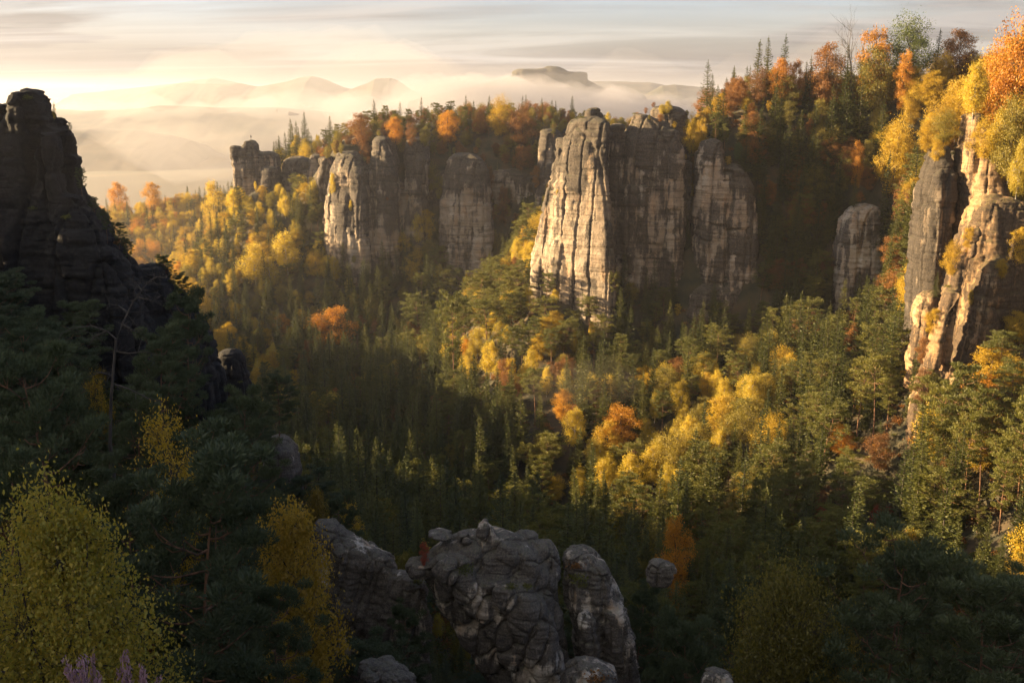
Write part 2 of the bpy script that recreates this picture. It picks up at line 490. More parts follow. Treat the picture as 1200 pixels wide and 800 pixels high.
# tall sunlit tower in the middle with its narrow outer fin
rock('rock_tower', [
    pm([(137, 672, 712), (165, 661, 711), (190, 655, 710), (220, 649, 711), (260, 643, 714), (300, 638, 716), (345, 637, 718)], 428, 15, shear=-.75, n=5),
    pm([(126, 687, 703), (150, 684, 708)], 428, 4),
    pm([(137, 677, 690), (165, 668, 690)], 432, 6),
    pm([(162, 652, 661), (183, 652, 664), (220, 640, 656), (260, 632, 648), (320, 621, 640), (338, 620, 642)], 436, 7, shear=-.6),
    pm([(170, 652, 662), (185, 650, 662)], 434, 4),
], .5, ROCK_A, 1.0, 'tall pale sandstone tower with a sunlit left face and a small knob on its top', 3, amp=.55, cat='rock tower')
# dark broad tower behind
rock('rock_tower', [
    pm([(143, 713, 731), (180, 710, 728), (250, 704, 728), (350, 700, 730)], 437, 8, shear=-.5),
    pm([(133, 741, 756), (146, 738, 780), (165, 727, 796), (190, 722, 800), (240, 720, 798), (300, 722, 798), (368, 725, 800)], 440, 16, shear=-.35, n=3.4),
    pm([(125, 764, 800), (160, 770, 812), (230, 768, 816), (368, 768, 820)], 460, 12),
    pm([(150, 770, 796), (200, 772, 800), (262, 774, 798), (368, 776, 800)], 431, 6, shear=-.5),
    pm([(215, 728, 760), (262, 726, 764), (300, 728, 762)], 428, 4, shear=-.3),
    pm([(187, 798, 811), (230, 796, 811), (300, 797, 810), (368, 795, 815)], 434, 4),
], .55, ROCK_C, 1.0, 'broad brown sandstone tower with a flat wooded top, right of the pale sunlit tower', 5, amp=.6, cat='rock tower')
rock('rock_tower', [
    pm([(162, 826, 842), (175, 818, 847), (200, 815, 850), (260, 813, 852), (330, 812, 852), (378, 812, 855)], 428, 12, shear=-.4),
    pm([(192, 846, 868), (215, 844, 880), (260, 846, 885), (320, 846, 885), (382, 840, 884)], 424, 12, shear=-.2, n=3.4),
    pm([(330, 812, 870), (350, 806, 880), (385, 800, 885)], 420, 10),
], .5, ROCK_C, 1.0, 'rounded sandstone tower with black and white stains, rightmost of the central towers', 9, amp=.6, cat='rock tower')
# second cliff (far, left of the middle)
rock('cliff', [
    pm([(176, 396, 420), (200, 384, 436), (240, 378, 440), (300, 374, 444)], 618, 20, shear=-.6),
    pm([(160, 438, 458), (190, 433, 468), (240, 430, 472), (308, 428, 474)], 622, 22, shear=-.5),
    pm([(162, 478, 502), (200, 474, 506), (308, 470, 512)], 626, 20),
    pm([(198, 506, 556), (230, 502, 558), (315, 500, 562)], 636, 18),
    pm([(182, 376, 392), (215, 370, 396), (290, 370, 400)], 640, 14),
], .8, ROCK_B, 1.2, 'far sandstone cliff of sunlit ribs below the rust coloured trees', 12, amp=.6)
rock('cliff', [
    pm([(178, 530, 560), (192, 524, 572), (235, 515, 576), (320, 512, 580)], 612, 17, shear=-.4, n=3.4),
    pm([(196, 570, 636), (230, 566, 638), (320, 562, 642)], 636, 16),
    pm([(152, 633, 655), (185, 630, 660), (320, 620, 668)], 622, 18),
], .8, ROCK_B, 1.2, 'far shaded cliff with white stained face, just left of the tall towers', 15, amp=.6)
# monk rock
rock('rock_tower', [
    pm([(163, 288, 300), (169, 284, 304), (185, 280, 306), (240, 276, 310)], 690, 7),
    pm([(170, 270, 283), (186, 271, 286), (196, 274, 288), (240, 273, 290)], 690, 6),
    pm([(177, 303, 323), (186, 301, 327), (240, 300, 332)], 692, 8),
    pm([(195, 307, 325), (240, 303, 332)], 684, 6),
], .6, ROCK_B, 1.0, 'lone hazy rock spire with a notched top and a weather vane on it', 22, amp=.5, cat='rock tower')
rock('rock_ridge', [
    pm([(183, 334, 362), (195, 330, 370), (240, 326, 375)], 700, 10),
    pm([(181, 364, 380), (240, 360, 384)], 694, 9),
], .7, ROCK_B, 1.0, 'low hazy rock ridge between the lone spire and the far cliff', 25, amp=.5, cat='rock ridge')
# grey face and rock walls on the right
rock('cliff', [
    pm([(240, 1002, 1028), (258, 986, 1031), (290, 978, 1033), (345, 974, 1032)], 404, 9, shear=.1, n=3.6),
], .45, ROCK_P, .8, 'small grey rock face alone in the dark forest right of the towers', 31, amp=.6)
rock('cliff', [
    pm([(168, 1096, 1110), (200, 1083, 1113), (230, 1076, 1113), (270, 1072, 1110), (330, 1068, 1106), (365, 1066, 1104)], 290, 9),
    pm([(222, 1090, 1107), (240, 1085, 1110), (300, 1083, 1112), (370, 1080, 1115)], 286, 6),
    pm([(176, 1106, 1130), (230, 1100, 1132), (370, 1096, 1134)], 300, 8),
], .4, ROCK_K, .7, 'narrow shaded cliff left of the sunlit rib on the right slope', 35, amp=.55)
rock('rock_rib', [
    pm([(133, 1132, 1150), (165, 1126, 1152), (200, 1122, 1150), (240, 1126, 1160)], 284, 6, shear=-.4),
    pm([(150, 1146, 1168), (200, 1140, 1170), (240, 1135, 1180)], 280, 6, shear=-.3),
    pm([(228, 1150, 1190), (246, 1140, 1205), (275, 1130, 1210), (305, 1122, 1225)], 272, 9, shear=-.15, n=3.4),
    pm([(262, 1184, 1260), (280, 1178, 1260), (310, 1170, 1260)], 274, 7, shear=.3, n=3.4),
    pm([(285, 1124, 1250), (345, 1112, 1250), (400, 1098, 1250), (440, 1084, 1240), (470, 1076, 1230)], 277, 11, shear=.75, n=5),
    pm([(262, 1133, 1146), (300, 1121, 1136), (345, 1108, 1124), (375, 1103, 1117)], 262, 3, shear=-.8),
    pm([(340, 1110, 1124), (375, 1097, 1108), (400, 1090, 1104), (440, 1078, 1096), (470, 1070, 1092)], 259, 3.5, shear=-.8),
    pm([(340, 1082, 1110), (362, 1070, 1112), (400, 1066, 1112)], 276, 5),
], .4, ROCK_R, .7, 'craggy rock rib with a sunlit left edge running down the right slope', 41, amp=.55, cat='rock rib')
# black tower on the left and its shoulders
rock('rock_tower', [
    pm([(104, 23, 46), (112, 17, 54), (122, 14, 58), (145, 9, 68), (160, 4, 77), (182, -8, 75), (190, -12, 69), (220, -20, 86), (246, -22, 102), (270, -25, 122), (312, -30, 148), (430, -40, 192)], 135, 9, n=4.5, rt=.08),
    pm([(122, -45, 9), (136, -50, 14), (170, -60, 18), (430, -90, 30)], 138, 9, n=4, rt=.1),
    pm([(106, 17, 34), (128, 14, 40)], 133, 3, n=5, rt=.1),
    pm([(110, 40, 59), (132, 34, 62)], 136, 3, n=5, rt=.1),
    pm([(152, 54, 78), (178, 50, 79)], 133, 4, n=4, rt=.2),
    pm([(225, 70, 95), (262, 60, 118), (312, 50, 150), (430, 40, 190)], 131, 6),
    pm([(311, 162, 188), (330, 152, 202), (357, 140, 215), (400, 122, 244), (440, 118, 256), (500, 110, 262)], 145, 8, n=4, rt=.2),
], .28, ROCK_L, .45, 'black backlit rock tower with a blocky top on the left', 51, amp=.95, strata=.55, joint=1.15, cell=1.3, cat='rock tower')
rock('boulder', [pm([(409, 260, 279), (420, 254, 286), (450, 256, 296), (520, 250, 300)], 185, 4)], .25, ROCK_L, .4,
     'dark rock with a pale sunlit cap right below the black tower', 55, amp=.5, cat='boulder')
rock('boulder', [pm([(511, 318, 336), (525, 312, 349), (560, 308, 352), (620, 300, 360)], 150, 4)], .2, ROCK_D, .4,
     'grey rounded rock standing among dark pines, left of the middle', 57, amp=.5, cat='boulder')
rock('boulder', [pm([(557, 198, 210), (580, 196, 220), (612, 199, 222), (640, 190, 226)], 100, 2.2)], .15, ROCK_D, .3,
     'slim grey rock half hidden behind the foreground pine', 59, amp=.5, cat='boulder')
rock('rock_ridge', [
    pm([(607, 368, 394), (630, 362, 412), (680, 355, 420), (720, 350, 425)], 112, 3),
    pm([(632, 392, 430), (650, 385, 452), (700, 380, 460)], 111, 3),
    pm([(647, 430, 455), (665, 425, 465), (720, 420, 470)], 110, 2.5),
    pm([(670, 460, 482), (684, 452, 500), (720, 440, 504)], 108, 2.5),
], .17, ROCK_D, .3, 'low stepped grey rocks leading right to the big foreground rock', 61, amp=.75, cat='rock ridge', tilt=20, pillow=.4)


def B(u, v, Y, ru, rv, ry, tilt=0.0, yaw=0.0):
    m = Y / F
    return blob_mesh(P(u, v, Y), (ru * m, ry, rv * m), (0, rad(tilt), rad(yaw)))


rock('rock_outcrop', [
    B(571, 624, 103, 10.5, 19, 1.1, -30), B(516, 627, 103.5, 18, 5, 1.6, 8), B(543, 630, 103, 10, 7, 1.1),
    pm([(624, 548, 592), (634, 520, 618), (648, 498, 640), (664, 492, 652), (684, 500, 655), (704, 512, 656), (724, 526, 657), (744, 538, 662), (770, 552, 668), (800, 570, 670), (870, 600, 684)], 104.5, 4.2, ext=14, n=2.4, rt=.16),
    pm([(648, 510, 545), (664, 500, 560), (690, 520, 590), (730, 560, 620), (780, 590, 640), (840, 620, 670)], 101.5, 2.2, ext=10, n=2.2, rt=.3),
    pm([(676, 560, 600), (700, 572, 640), (740, 596, 655), (790, 612, 664), (850, 630, 680)], 100.8, 2.4, ext=10, n=2.2, rt=.4),
    B(606, 650, 103.2, 40, 17, 2.6, 36), B(616, 633, 106, 18, 12, 1.8, 14), B(642, 657, 105, 15, 29, 2.1, -16), B(494, 664, 103, 22, 13, 2.2, -6), B(530, 670, 101, 19, 15, 1.9, 28),
], .115, ROCK_D, .27, 'large grey foreground rock of tilted rounded slabs with a tilted knob on top', 65, amp=.85, cat='rock', strata=.45, joint=.8, tilt=33, cell=1.3, pillow=1.0, round_=.9, fine=.12, long=3.2)
rock('rock_outcrop', [
    pm([(641, 662, 692), (655, 658, 704), (690, 660, 722), (720, 668, 735), (760, 672, 745), (800, 676, 752), (870, 680, 760)], 107, 3.6, shear=.2),
    B(704, 690, 106, 18, 40, 2.4, -10), B(722, 745, 105, 20, 50, 2.4, -8), B(690, 745, 102.5, 12, 36, 1.4, -12),
], .14, ROCK_D, .28, 'dark tower of layered rock directly right of the big foreground rock', 69, amp=.75, cat='rock', cell=1.2, pillow=.3, strata=1.3, round_=.6)
rock('boulder', [B(688, 810, 94, 36, 44, 3, 20)], .13, ROCK_D, .26, 'smooth round boulder at the foot of the dark layered rock tower', 71, amp=.8, cat='boulder', joint=1.0, round_=1.3)
rock('boulder', [B(455, 800, 84, 34, 30, 2.2, 22), B(440, 790, 84, 22, 18, 1.8, 10)], .13, ROCK_D, .26, 'flat grey boulder at the bottom edge below the yellow birches', 73, amp=.85, cat='boulder', round_=1.3)
rock('boulder', [B(774, 672, 125, 18, 18, 1.8, 10)], .13, ROCK_D, .26, 'small pale boulder among pines right of the dark layered rock tower', 75, amp=.85, cat='boulder', round_=1.3)
rock('boulder', [B(840, 800, 90, 20, 18, 1.6, 10)], .12, ROCK_D, .26, 'small grey boulder at the bottom edge below the round olive tree', 77, amp=.85, cat='boulder', round_=1.3)

# unseen ridges added left of the view, crests shaped to shade the valley
def shadow_ridge(prof, t, label, seed, base=-230):
    """long cliff ridge across the sun's path, crest height surveyed along it"""
    a = rad(SUN_AZ)
    s_, q_ = np.array([math.sin(a), math.cos(a)]), np.array([-math.cos(a), math.sin(a)])
    prof = np.array(prof, float)
    w = np.arange(prof[0, 0], prof[-1, 0], 2.0)
    n = len(w)
    top = np.interp(w, prof[:, 0], prof[:, 1]) + t * math.tan(rad(SUN_EL))
    top = top + 5 * (fbm(np.stack([w / 11, w * 0 + seed, w * 0], 1), 4, seed) - .5)
    V = []
    for off, f in ((-26, 0), (-17, .6), (-12, .9), (-5, 1.0), (4, .985), (11, .88), (18, .5), (28, 0)):
        c = w[:, None] * q_ + (t + off + 5 * (fbm(np.stack([w / 9, w * 0 + off, w * 0], 1), 3, seed + 2) - .5))[:, None] * s_
        V.append(np.concatenate([c, (base + (top - base) * f)[:, None]], 1))
    m = len(V)
    ii = (np.arange(m - 1)[:, None] * n + np.arange(n - 1)[None]).ravel()
    V = np.concatenate(V)
    V[:, 2] += 2.5 * (fbm(V / 6, 3, seed) - .5)
    return tag(link('shadow_ridge', mk_mesh('shadow ridge', V, [np.stack([ii, ii + 1, ii + n + 1, ii + n], 1)], [ROCK_L])), label, kind='structure')


shadow_ridge([(-512, -215), (-500, -168), (-475, -146), (-440, -142), (-400, -138), (-360, -126), (-340, -121), (-325, -132), (-308, -143), (-283, -134), (-272, -160)], 440, 'long unseen ridge added left of the view to shade the valley', 4)
shadow_ridge([(-279, -160), (-270, -88), (-235, -85), (-205, -82), (-175, -77), (-160, -73), (-145, -60), (-130, -50), (-115, -43), (-85, -30), (-60, -14), (-30, -8), (20, -5)], 260, 'nearer unseen ridge added left of the view to shade the foreground', 6)

# ------------------------------------------------------------------ far hills
def hill_mat():
    m, nt, N = new_mat('far wooded hills')
    geo = N('ShaderNodeNewGeometry')
    n = N('ShaderNodeTexNoise', inp={'Vector': geo.outputs['Position'], 'Scale': .012, 'Detail': 8.0})
    c = ramp(nt, n.outputs[0], [(.4, (.03, .035, .02)), (.6, (.08, .065, .035))])
    b = N('ShaderNodeBsdfPrincipled', inp={'Base Color': c, 'Roughness': 1.0})
    N('ShaderNodeOutputMaterial', inp={0: b.outputs[0]})
    return m


M_HILL = hill_mat()


def ridge(prof, Y, depth, seed, base=-230, rough=6.0, n=240, m=26):
    """a range of hills: crest through the surveyed profile, falling away to both sides"""
    prof = np.array(sorted(prof), float)
    u = np.linspace(prof[0, 0], prof[-1, 0], n)
    v = np.interp(u, prof[:, 0], prof[:, 1])
    top = np.array([P(a, b, Y) for a, b in zip(u, v)])
    t = np.linspace(-1, 1, m)
    V = []
    for j in t:
        fall = (1 - abs(j)) ** .75 if abs(j) > .12 else 1 - abs(j) * .25
        if abs(j) > .12: fall *= (1 - .12 * .25) / (.88 ** .75)
        y = np.full(n, Y + j * depth)
        x = top[:, 0] * (1 + j * depth / Y * .2)
        nn = fbm(np.stack([x / 160, y / 160, np.zeros(n)], 1), 5, seed) - .5
        z = base + (top[:, 2] - base) * fall + nn * rough * (1 + 3 * min(1, abs(j) * 3))
        V.append(np.stack([x, y, z], 1))
    V = np.concatenate(V)
    ii = (np.arange(m - 1)[:, None] * n + np.arange(n - 1)[None]).ravel()
    return mk_mesh('hills', V, [np.stack([ii, ii + 1, ii + n + 1, ii + n], 1)], [M_HILL], smooth=True)


for prof, Y, dep, sd, rg in [
    ([(-80, 160), (60, 128), (100, 130), (150, 127), (190, 123), (260, 125), (330, 126), (420, 132), (520, 150)], 4300, 800, 3, 10),
    ([(-60, 165), (70, 152), (110, 150), (160, 152), (200, 158), (225, 165), (250, 185)], 3300, 500, 5, 8),
    ([(150, 118), (190, 102), (215, 97), (240, 98), (280, 97), (305, 101), (340, 95), (352, 91), (367, 89), (382, 93), (400, 101), (430, 110)], 7500, 1300, 7, 14),
    ([(395, 112), (415, 103), (432, 97), (440, 92), (458, 91), (466, 94), (480, 104), (500, 112)], 5600, 600, 9, 8),
    ([(90, 110), (170, 102), (225, 95), (250, 91), (270, 95), (320, 106), (380, 116)], 10500, 1400, 11, 16),
    ([(600, 110), (690, 95), (760, 96), (775, 98), (790, 105), (830, 112), (900, 125)], 7600, 1200, 13, 10),
    ([(755, 112), (775, 100), (790, 98), (830, 102), (870, 108), (960, 118)], 5200, 700, 15, 10),
    ([(480, 118), (560, 100), (590, 92), (602, 88), (688, 92), (700, 99), (740, 112), (800, 124), (860, 135)], 3600, 420, 17, 8),
]:
    tag(link('hills', ridge(prof, Y, dep, sd, rough=rg)), kind='structure')
# the table mountain standing on the last of them: sheer walls, wooded flat top
k = 3600 / F
tm_parts = [pm([(81, 604, 652), (84, 600, 656), (100, 596, 660)], 3600, 70, ext=60, n=4, rt=.08), pm([(79, 640, 656), (86, 630, 670), (100, 628, 674)], 3590, 70, ext=60, rt=.08),
            pm([(84.5, 652, 687), (88, 650, 688), (100, 648, 690)], 3595, 70, ext=60, n=4, rt=.08)]
tm = rock('table_mountain', tm_parts, 3.5, M_HILL, 8.0, 'distant flat topped mountain rising out of the mist', 81, amp=.35, cat='mountain', joint=.4)
tag(tm, kind='structure'); ROCKS.pop()
#TREES
# ------------------------------------------------------------------ tree kinds
BARK_PINE = bark_mat('pine bark', (.06, .035, .022), (.24, .12, .06))
BARK_DARK = bark_mat('dark bark', (.03, .024, .018), (.075, .06, .045))
BARK_BIRCH = bark_mat('birch bark', (.10, .09, .08), (.5, .47, .42), 2.0)
LM = dict(
    spruce=leaf_mat('spruce needles', [(.034, .048, .013), (.072, .082, .015), (.135, .128, .020)], .25),
    pine=leaf_mat('pine needles', [(.068, .078, .014), (.118, .120, .017), (.180, .158, .022)], .3),
    pine_near=leaf_mat('blue green pine needles', [(.050, .068, .030), (.070, .090, .036), (.10, .115, .040)], .22),
    larch=leaf_mat('yellow larch needles', [(.16, .15, .03), (.26, .20, .035), (.34, .24, .04)], .35),
    yellow=leaf_mat('yellow birch leaves', [(.34, .28, .03), (.52, .39, .035), (.62, .46, .045)], .5),
    gold=leaf_mat('golden beech leaves', [(.36, .22, .014), (.48, .32, .018), (.54, .40, .028)], .45),
    orange=leaf_mat('orange beech leaves', [(.40, .16, .012), (.50, .23, .014), (.54, .30, .02)], .45),
    rust=leaf_mat('rust brown leaves', [(.13, .062, .018), (.22, .095, .02), (.34, .15, .022)], .35),
    red=leaf_mat('red maple leaves', [(.26, .035, .02), (.34, .06, .025), (.36, .10, .03)], .4),
    olive=leaf_mat('olive leaves', [(.12, .11, .018), (.22, .18, .022), (.36, .27, .03)], .42),
    green=leaf_mat('green oak leaves', [(.050, .085, .02), (.075, .11, .026), (.12, .14, .03)], .3),
    mixed=leaf_mat('yellow green birch leaves', [(.085, .12, .022), (.30, .27, .03), (.52, .36, .035)], .45),
    amber=leaf_mat('amber birch leaves', [(.15, .12, .02), (.36, .24, .02), (.48, .30, .024)], .42),
    heather=leaf_mat('withered willowherb', [(.20, .12, .11), (.34, .20, .22), (.42, .28, .34)], .3),
)


def norm(v): return v / (np.linalg.norm(v, axis=-1, keepdims=True) + 1e-9)


def gen_spruce(seed, h=22.0, wd=.17, dens=1.0, leaf=1.0, base=.08, gaps=.1):
    r = np.random.default_rng(seed)
    tr, cr = MB(), MB()
    bx = r.normal(0, .012 * h, 2)
    trunk = lambda z: np.array([bx[0] * (z / h) ** 2, bx[1] * (z / h) ** 2, z])
    tr.tube([trunk(z) for z in np.linspace(-1.5, h * .98, 8)], h * .013, .02, 6)
    z = h * base
    C, U, W = [], [], []
    while z < h * .97:
        t = z / h
        L0 = wd * h * (1 - t) ** .82 * (1 if t > .2 else .75 + t) + .15
        for a in r.uniform(0, 2 * math.pi) + np.arange(6 if t < .8 else 5) * (2 * math.pi / 6) + r.normal(0, .25, 6 if t < .8 else 5):
            if r.random() < gaps: continue
            L = L0 * r.uniform(.65, 1.18)
            d = np.array([math.cos(a), math.sin(a), 0])
            s = np.linspace(.12, 1, max(3, int(L * 2.4 * dens) + 2))
            droop = .30 * (1 - t) + .05
            pts = trunk(z) + d * (s * L)[:, None] + np.array([0, 0, 1.]) * (L * (.18 * t * s - droop * s + .28 * s ** 3))[:, None]
            tn = norm(np.gradient(pts, axis=0))
            side = np.array([-d[1], d[0], 0])
            for rep in range(3):
                n = len(s)
                sw = (.25 + .30 * (1 - np.abs(s - .55))) * (.55 + .45 * L / (wd * h))
                off = side * (r.uniform(-1, 1, n) * sw * .9)[:, None]
                c = pts + off + np.array([0, 0, -.10]) * r.uniform(0, 2.4, n)[:, None]
                u = norm(tn + side * r.normal(0, .75, n)[:, None] + np.array([0, 0, -.4]) * r.uniform(0, 1.3, n)[:, None])
                ww = norm(np.cross(u, np.array([0, 0, 1.]) + r.normal(0, .45, (n, 3))))
                k = (leaf * r.uniform(.30, .55, n) * (.55 + .45 * (1 - t)))[:, None]
                C.append(c); U.append(u * k); W.append(ww * k * .36)
        z += h * .0235 * r.uniform(.8, 1.2) / max(.8, dens ** .5)
    n = 16
    zz = r.uniform(.93, 1.0, n) * h
    C.append(np.array([trunk(q) for q in zz])); u = norm(unit(n, r) + [0, 0, 1.6]); U.append(u * .3); W.append(norm(np.cross(u, unit(n, r))) * .09)
    cr.cards(np.concatenate(C), np.concatenate(U), np.concatenate(W))
    return tr, cr


def gen_pine(seed, h=20.0, wd=.34, dens=1.0, leaf=1.0, bare=.5, lean=.04):
    r = np.random.default_rng(seed)
    tr, cr = MB(), MB()
    k1, k2 = r.normal(0, lean * h, 2), r.uniform(0, 6.28)
    def trunk(z):
        t = z / h
        return np.array([k1[0] * t * t + .012 * h * math.sin(5 * t + k2), k1[1] * t * t + .012 * h * math.cos(4 * t + k2), z])
    tr.tube([trunk(z) for z in np.linspace(-1.5, h * .97, 12)], h * .0125, h * .002, 7)
    nl = int(17 * (1 - bare) / .5) + 6
    C = []
    S = []
    for i in range(nl):
        t = bare + (1 - bare) * ((i + r.uniform(0, .8)) / nl) ** .9
        z = t * h * .97
        e = (t - bare) / (1 - bare)
        L = wd * h * (math.sin(math.pi * (.18 + .72 * e)) ** .8) * r.uniform(.55, 1.05) * (.75 if i < 3 else 1)
        a = i * 2.4 + r.normal(0, .4)
        d = np.array([math.cos(a), math.sin(a), 0])
        s = np.linspace(0, 1, 6)
        lift = r.uniform(.0, .4) + .45 * e
        pts = trunk(z) + d * (s * L)[:, None] + np.array([0, 0, 1.]) * (L * (-.18 * s + (lift + .18) * s ** 1.8))[:, None] + r.normal(0, .05, (6, 3)) * L * s[:, None]
        tr.tube(pts, h * .0042 * (1.15 - e * .5), .015, 4)
        for j in range(r.integers(2, 5)):
            q = r.uniform(.42, 1.0)
            o = pts[min(5, int(q * 5))]
            sd = np.array([-d[1], d[0], 0]) * r.normal(0, .26) * L + np.array([0, 0, r.uniform(.02, .22) * L])
            e1 = o + sd + d * r.uniform(-.05, .15) * L
            tr.tube(np.stack([o, (o + e1) / 2 + [0, 0, -.05 * L], e1]), .045, .012, 3)
            C.append(e1); S.append(r.uniform(.036, .062) * h)
        C.append(pts[-1]); S.append(.046 * h)
    for j in range(4):
        C.append(trunk(h * .97) + r.normal(0, .03 * h, 3) * [1, 1, .5]); S.append(.045 * h)
    for c, s in zip(C, S):
        n = int(84 * dens)
        q = unit(n, r) * (r.uniform(0, 1, n) ** .45)[:, None] * s * np.array([1.2, 1.2, .42])
        q[:, 2] += s * .12
        u = norm(q / s + np.array([0, 0, .55]) + unit(n, r) * .7)
        k = (leaf * r.uniform(.16, .34, n))[:, None]
        cr.cards(c + q, u * k, norm(np.cross(u, unit(n, r))) * k * .24)
    return tr, cr


def gen_broad(seed, h=16.0, wd=.62, base=.16, lobes=15, clus=15, per=26, leaf=.21, stretch=1.0, droop=0.0, limbs=True, airy=.0, taper=0.0, multi=1, twig=.025):
    r = np.random.default_rng(seed)
    tr, cr = MB(), MB()
    R = wd * h / 2
    zc, zr = h * (base + 1) / 2, h * (1 - base) / 2
    k1 = r.normal(0, .03 * h, 2)
    trunk = lambda z: np.array([k1[0] * (z / h) ** 1.5 + .01 * h * math.sin(z * .7), k1[1] * (z / h) ** 1.5, z])
    for q in range(multi):
        o = np.array([math.cos(q * 2.2), math.sin(q * 2.2), 0]) * (.5 if multi > 1 else 0)
        tr.tube([trunk(z) + o * (1 + z / h * 2.2) for z in np.linspace(-1.2, h * .86, 10)], h * .0125 / multi ** .5, .03, 6)
    for i in range(lobes):
        f = (i + .5) / lobes
        zz = 1 - 2 * f
        a = i * 2.399 + r.normal(0, .35)
        rr = math.sqrt(max(0, 1 - zz * zz)) * r.uniform(.42, .82)
        prof = 1 - taper * max(0, zz) - .25 * max(0, -zz - .5)
        lc = np.array([math.cos(a) * rr * R * prof, math.sin(a) * rr * R * prof, zc + zz * zr * r.uniform(.66, .86)])
        lr = R * r.uniform(.30, .52) * (1 - .4 * taper * max(0, zz))
        t0 = trunk(max(h * base * .6, min(h * .8, lc[2] - .55 * np.hypot(lc[0], lc[1]) - .06 * h)))
        s = np.linspace(0, 1, 6)[:, None]
        lc = lc + [trunk(min(h, lc[2]))[0], trunk(min(h, lc[2]))[1], 0]
        pts = t0 * (1 - s) + lc * s + np.array([0, 0, 1.]) * np.sin(s * math.pi) * .04 * h * r.uniform(-.4, 1) + r.normal(0, .008 * h, (6, 3)) * s
        tr.tube(pts, h * .0048, .02, 4)
        dirs = unit(clus, r); dirs[:, 2] = np.abs(dirs[:, 2]) * .9 - .25
        for d in norm(dirs):
            c = lc + d * lr * r.uniform(.5, 1.05) * np.array([1, 1, stretch])
            if limbs: tr.tube(np.stack([lc + r.normal(0, .1, 3) * lr, (lc + c) / 2 + [0, 0, .08 * lr], c]), twig, .006, 3)
            if r.random() < airy: continue
            n = int(per * r.uniform(.6, 1.4))
            cs = lr * .30
            q = r.normal(0, 1, (n, 3)) * cs * np.array([1, 1, .8 + droop])
            if droop: q[:, 2] -= np.abs(r.normal(0, droop * lr * .55, n))
            leaves(cr, c + q, r, leaf, .62)
    return tr, cr


def gen_bare(seed, h=14.0):
    r = np.random.default_rng(seed)
    tr, cr = MB(), MB()
    def grow(p, d, L, rd, lev):
        s = np.linspace(0, 1, 5)[:, None]
        bend = r.normal(0, .12, 3)
        pts = p + d * L * s + bend * L * s ** 2 + np.array([0, 0, .12 * L]) * s ** 2
        (cr if lev >= 2 else tr).tube(pts, rd, rd * .45, 5 if lev < 2 else 3)
        if lev >= 4: return
        for k in range(5 if lev < 2 else 4):
            q = r.uniform(.35, 1)
            o = pts[min(4, int(q * 4.99))]
            nd = norm(d + unit(1, r)[0] * .75 + [0, 0, .25])
            grow(o, nd, L * r.uniform(.42, .62), rd * .45, lev + 1)
    grow(np.array([0, 0, -1.]), np.array([0, 0, 1.]), h * .62, h * .011, 0)
    return tr, cr


KIND = {}   # kind -> list of (trunk mesh, crown mesh, height, crown width)


def add_kind(key, name, mats, gens, h, w):
    out = []
    for (tr, cr) in gens:
        mt = tr.mesh(name + ' trunk', mats[0], True); mc = cr.mesh(name + ' crown', mats[1])
        out.append((mt, mc, h, w))
    KIND.setdefault(key, []).extend(out)


def recolour(key, new, mat):
    """the same growth forms in another autumn colour"""
    for (mt, mc, h, w) in KIND[key]:
        c = mc.copy(); c.materials.clear(); c.materials.append(mat)
        KIND.setdefault(new, []).append((mt, c, h, w))


add_kind('spruce', 'spruce', (BARK_DARK, LM['spruce']), [gen_spruce(s, 22, w_, gaps=q) for s, w_, q in ((1, .15, .08), (2, .175, .15), (3, .135, .12), (4, .19, .2), (5, .16, .28))], 22, 7)
recolour('spruce', 'larch', LM['larch']); KIND['larch'] = KIND['larch'][1:4:2]
add_kind('pine', 'pine', (BARK_PINE, LM['pine']), [gen_pine(s, 20, w_, bare=b) for s, w_, b in ((11, .30, .5), (12, .26, .58), (13, .34, .4), (14, .28, .45), (15, .24, .3))], 20, 8.5)
add_kind('yellow', 'birch', (BARK_BIRCH, LM['yellow']), [gen_broad(s, 15, .46, .2, 16, 15, 40, .135, 1.3, .5, taper=.4, airy=.08) for s in (21, 22, 23)], 15, 7)
add_kind('gold', 'beech', (BARK_DARK, LM['gold']), [gen_broad(s, 16, w_, .12, lb, 17, 48, .145, airy=.08) for s, w_, lb in ((31, .62, 15), (32, .7, 18), (33, .55, 13))], 16, 10)
for nm in ('orange', 'rust', 'olive', 'green', 'red'): recolour('gold', nm, LM[nm])
KIND['red'] = KIND['red'][2:]; KIND['green'] = KIND['green'][:2]
add_kind('bare', 'bare tree', (BARK_DARK, BARK_DARK), [gen_bare(41), gen_bare(42)], 14, 7)
# near trees with finer sprays
add_kind('near_birch', 'near birch', (BARK_DARK, LM['mixed']), [gen_broad(51, 15, .46, .12, 28, 30, 62, .075, 1.3, .75, taper=.3, multi=2, twig=.011)], 15, 7)
add_kind('near_gold_birch', 'golden near birch', (BARK_DARK, LM['amber']), [gen_broad(s, 14, .42, .15, 20, 22, 48, .09, 1.3, .8, taper=.2, twig=.011) for s in (53, 54)], 14, 6)
add_kind('near_orange_birch', 'orange near birch', (BARK_DARK, LM['gold']), [gen_broad(s, 14, .42, .15, 16, 18, 30, .09, 1.3, .8, taper=.2, airy=.25, twig=.011) for s in (55, 56)], 14, 6)
add_kind('near_pine', 'near pine', (BARK_PINE, LM['pine_near']), [gen_pine(61, 16, .36, 3.2, .62, bare=.22), gen_pine(62, 16, .34, 3.2, .62, bare=.12), gen_pine(63, 16, .30, 3.2, .62, bare=.35)], 16, 8)
add_kind('near_olive', 'near round birch', (BARK_DARK, LM['olive']), [gen_broad(71, 15, .8, .05, 34, 28, 60, .10, 1.1, .5, taper=.2, multi=2, twig=.012)], 15, 12)
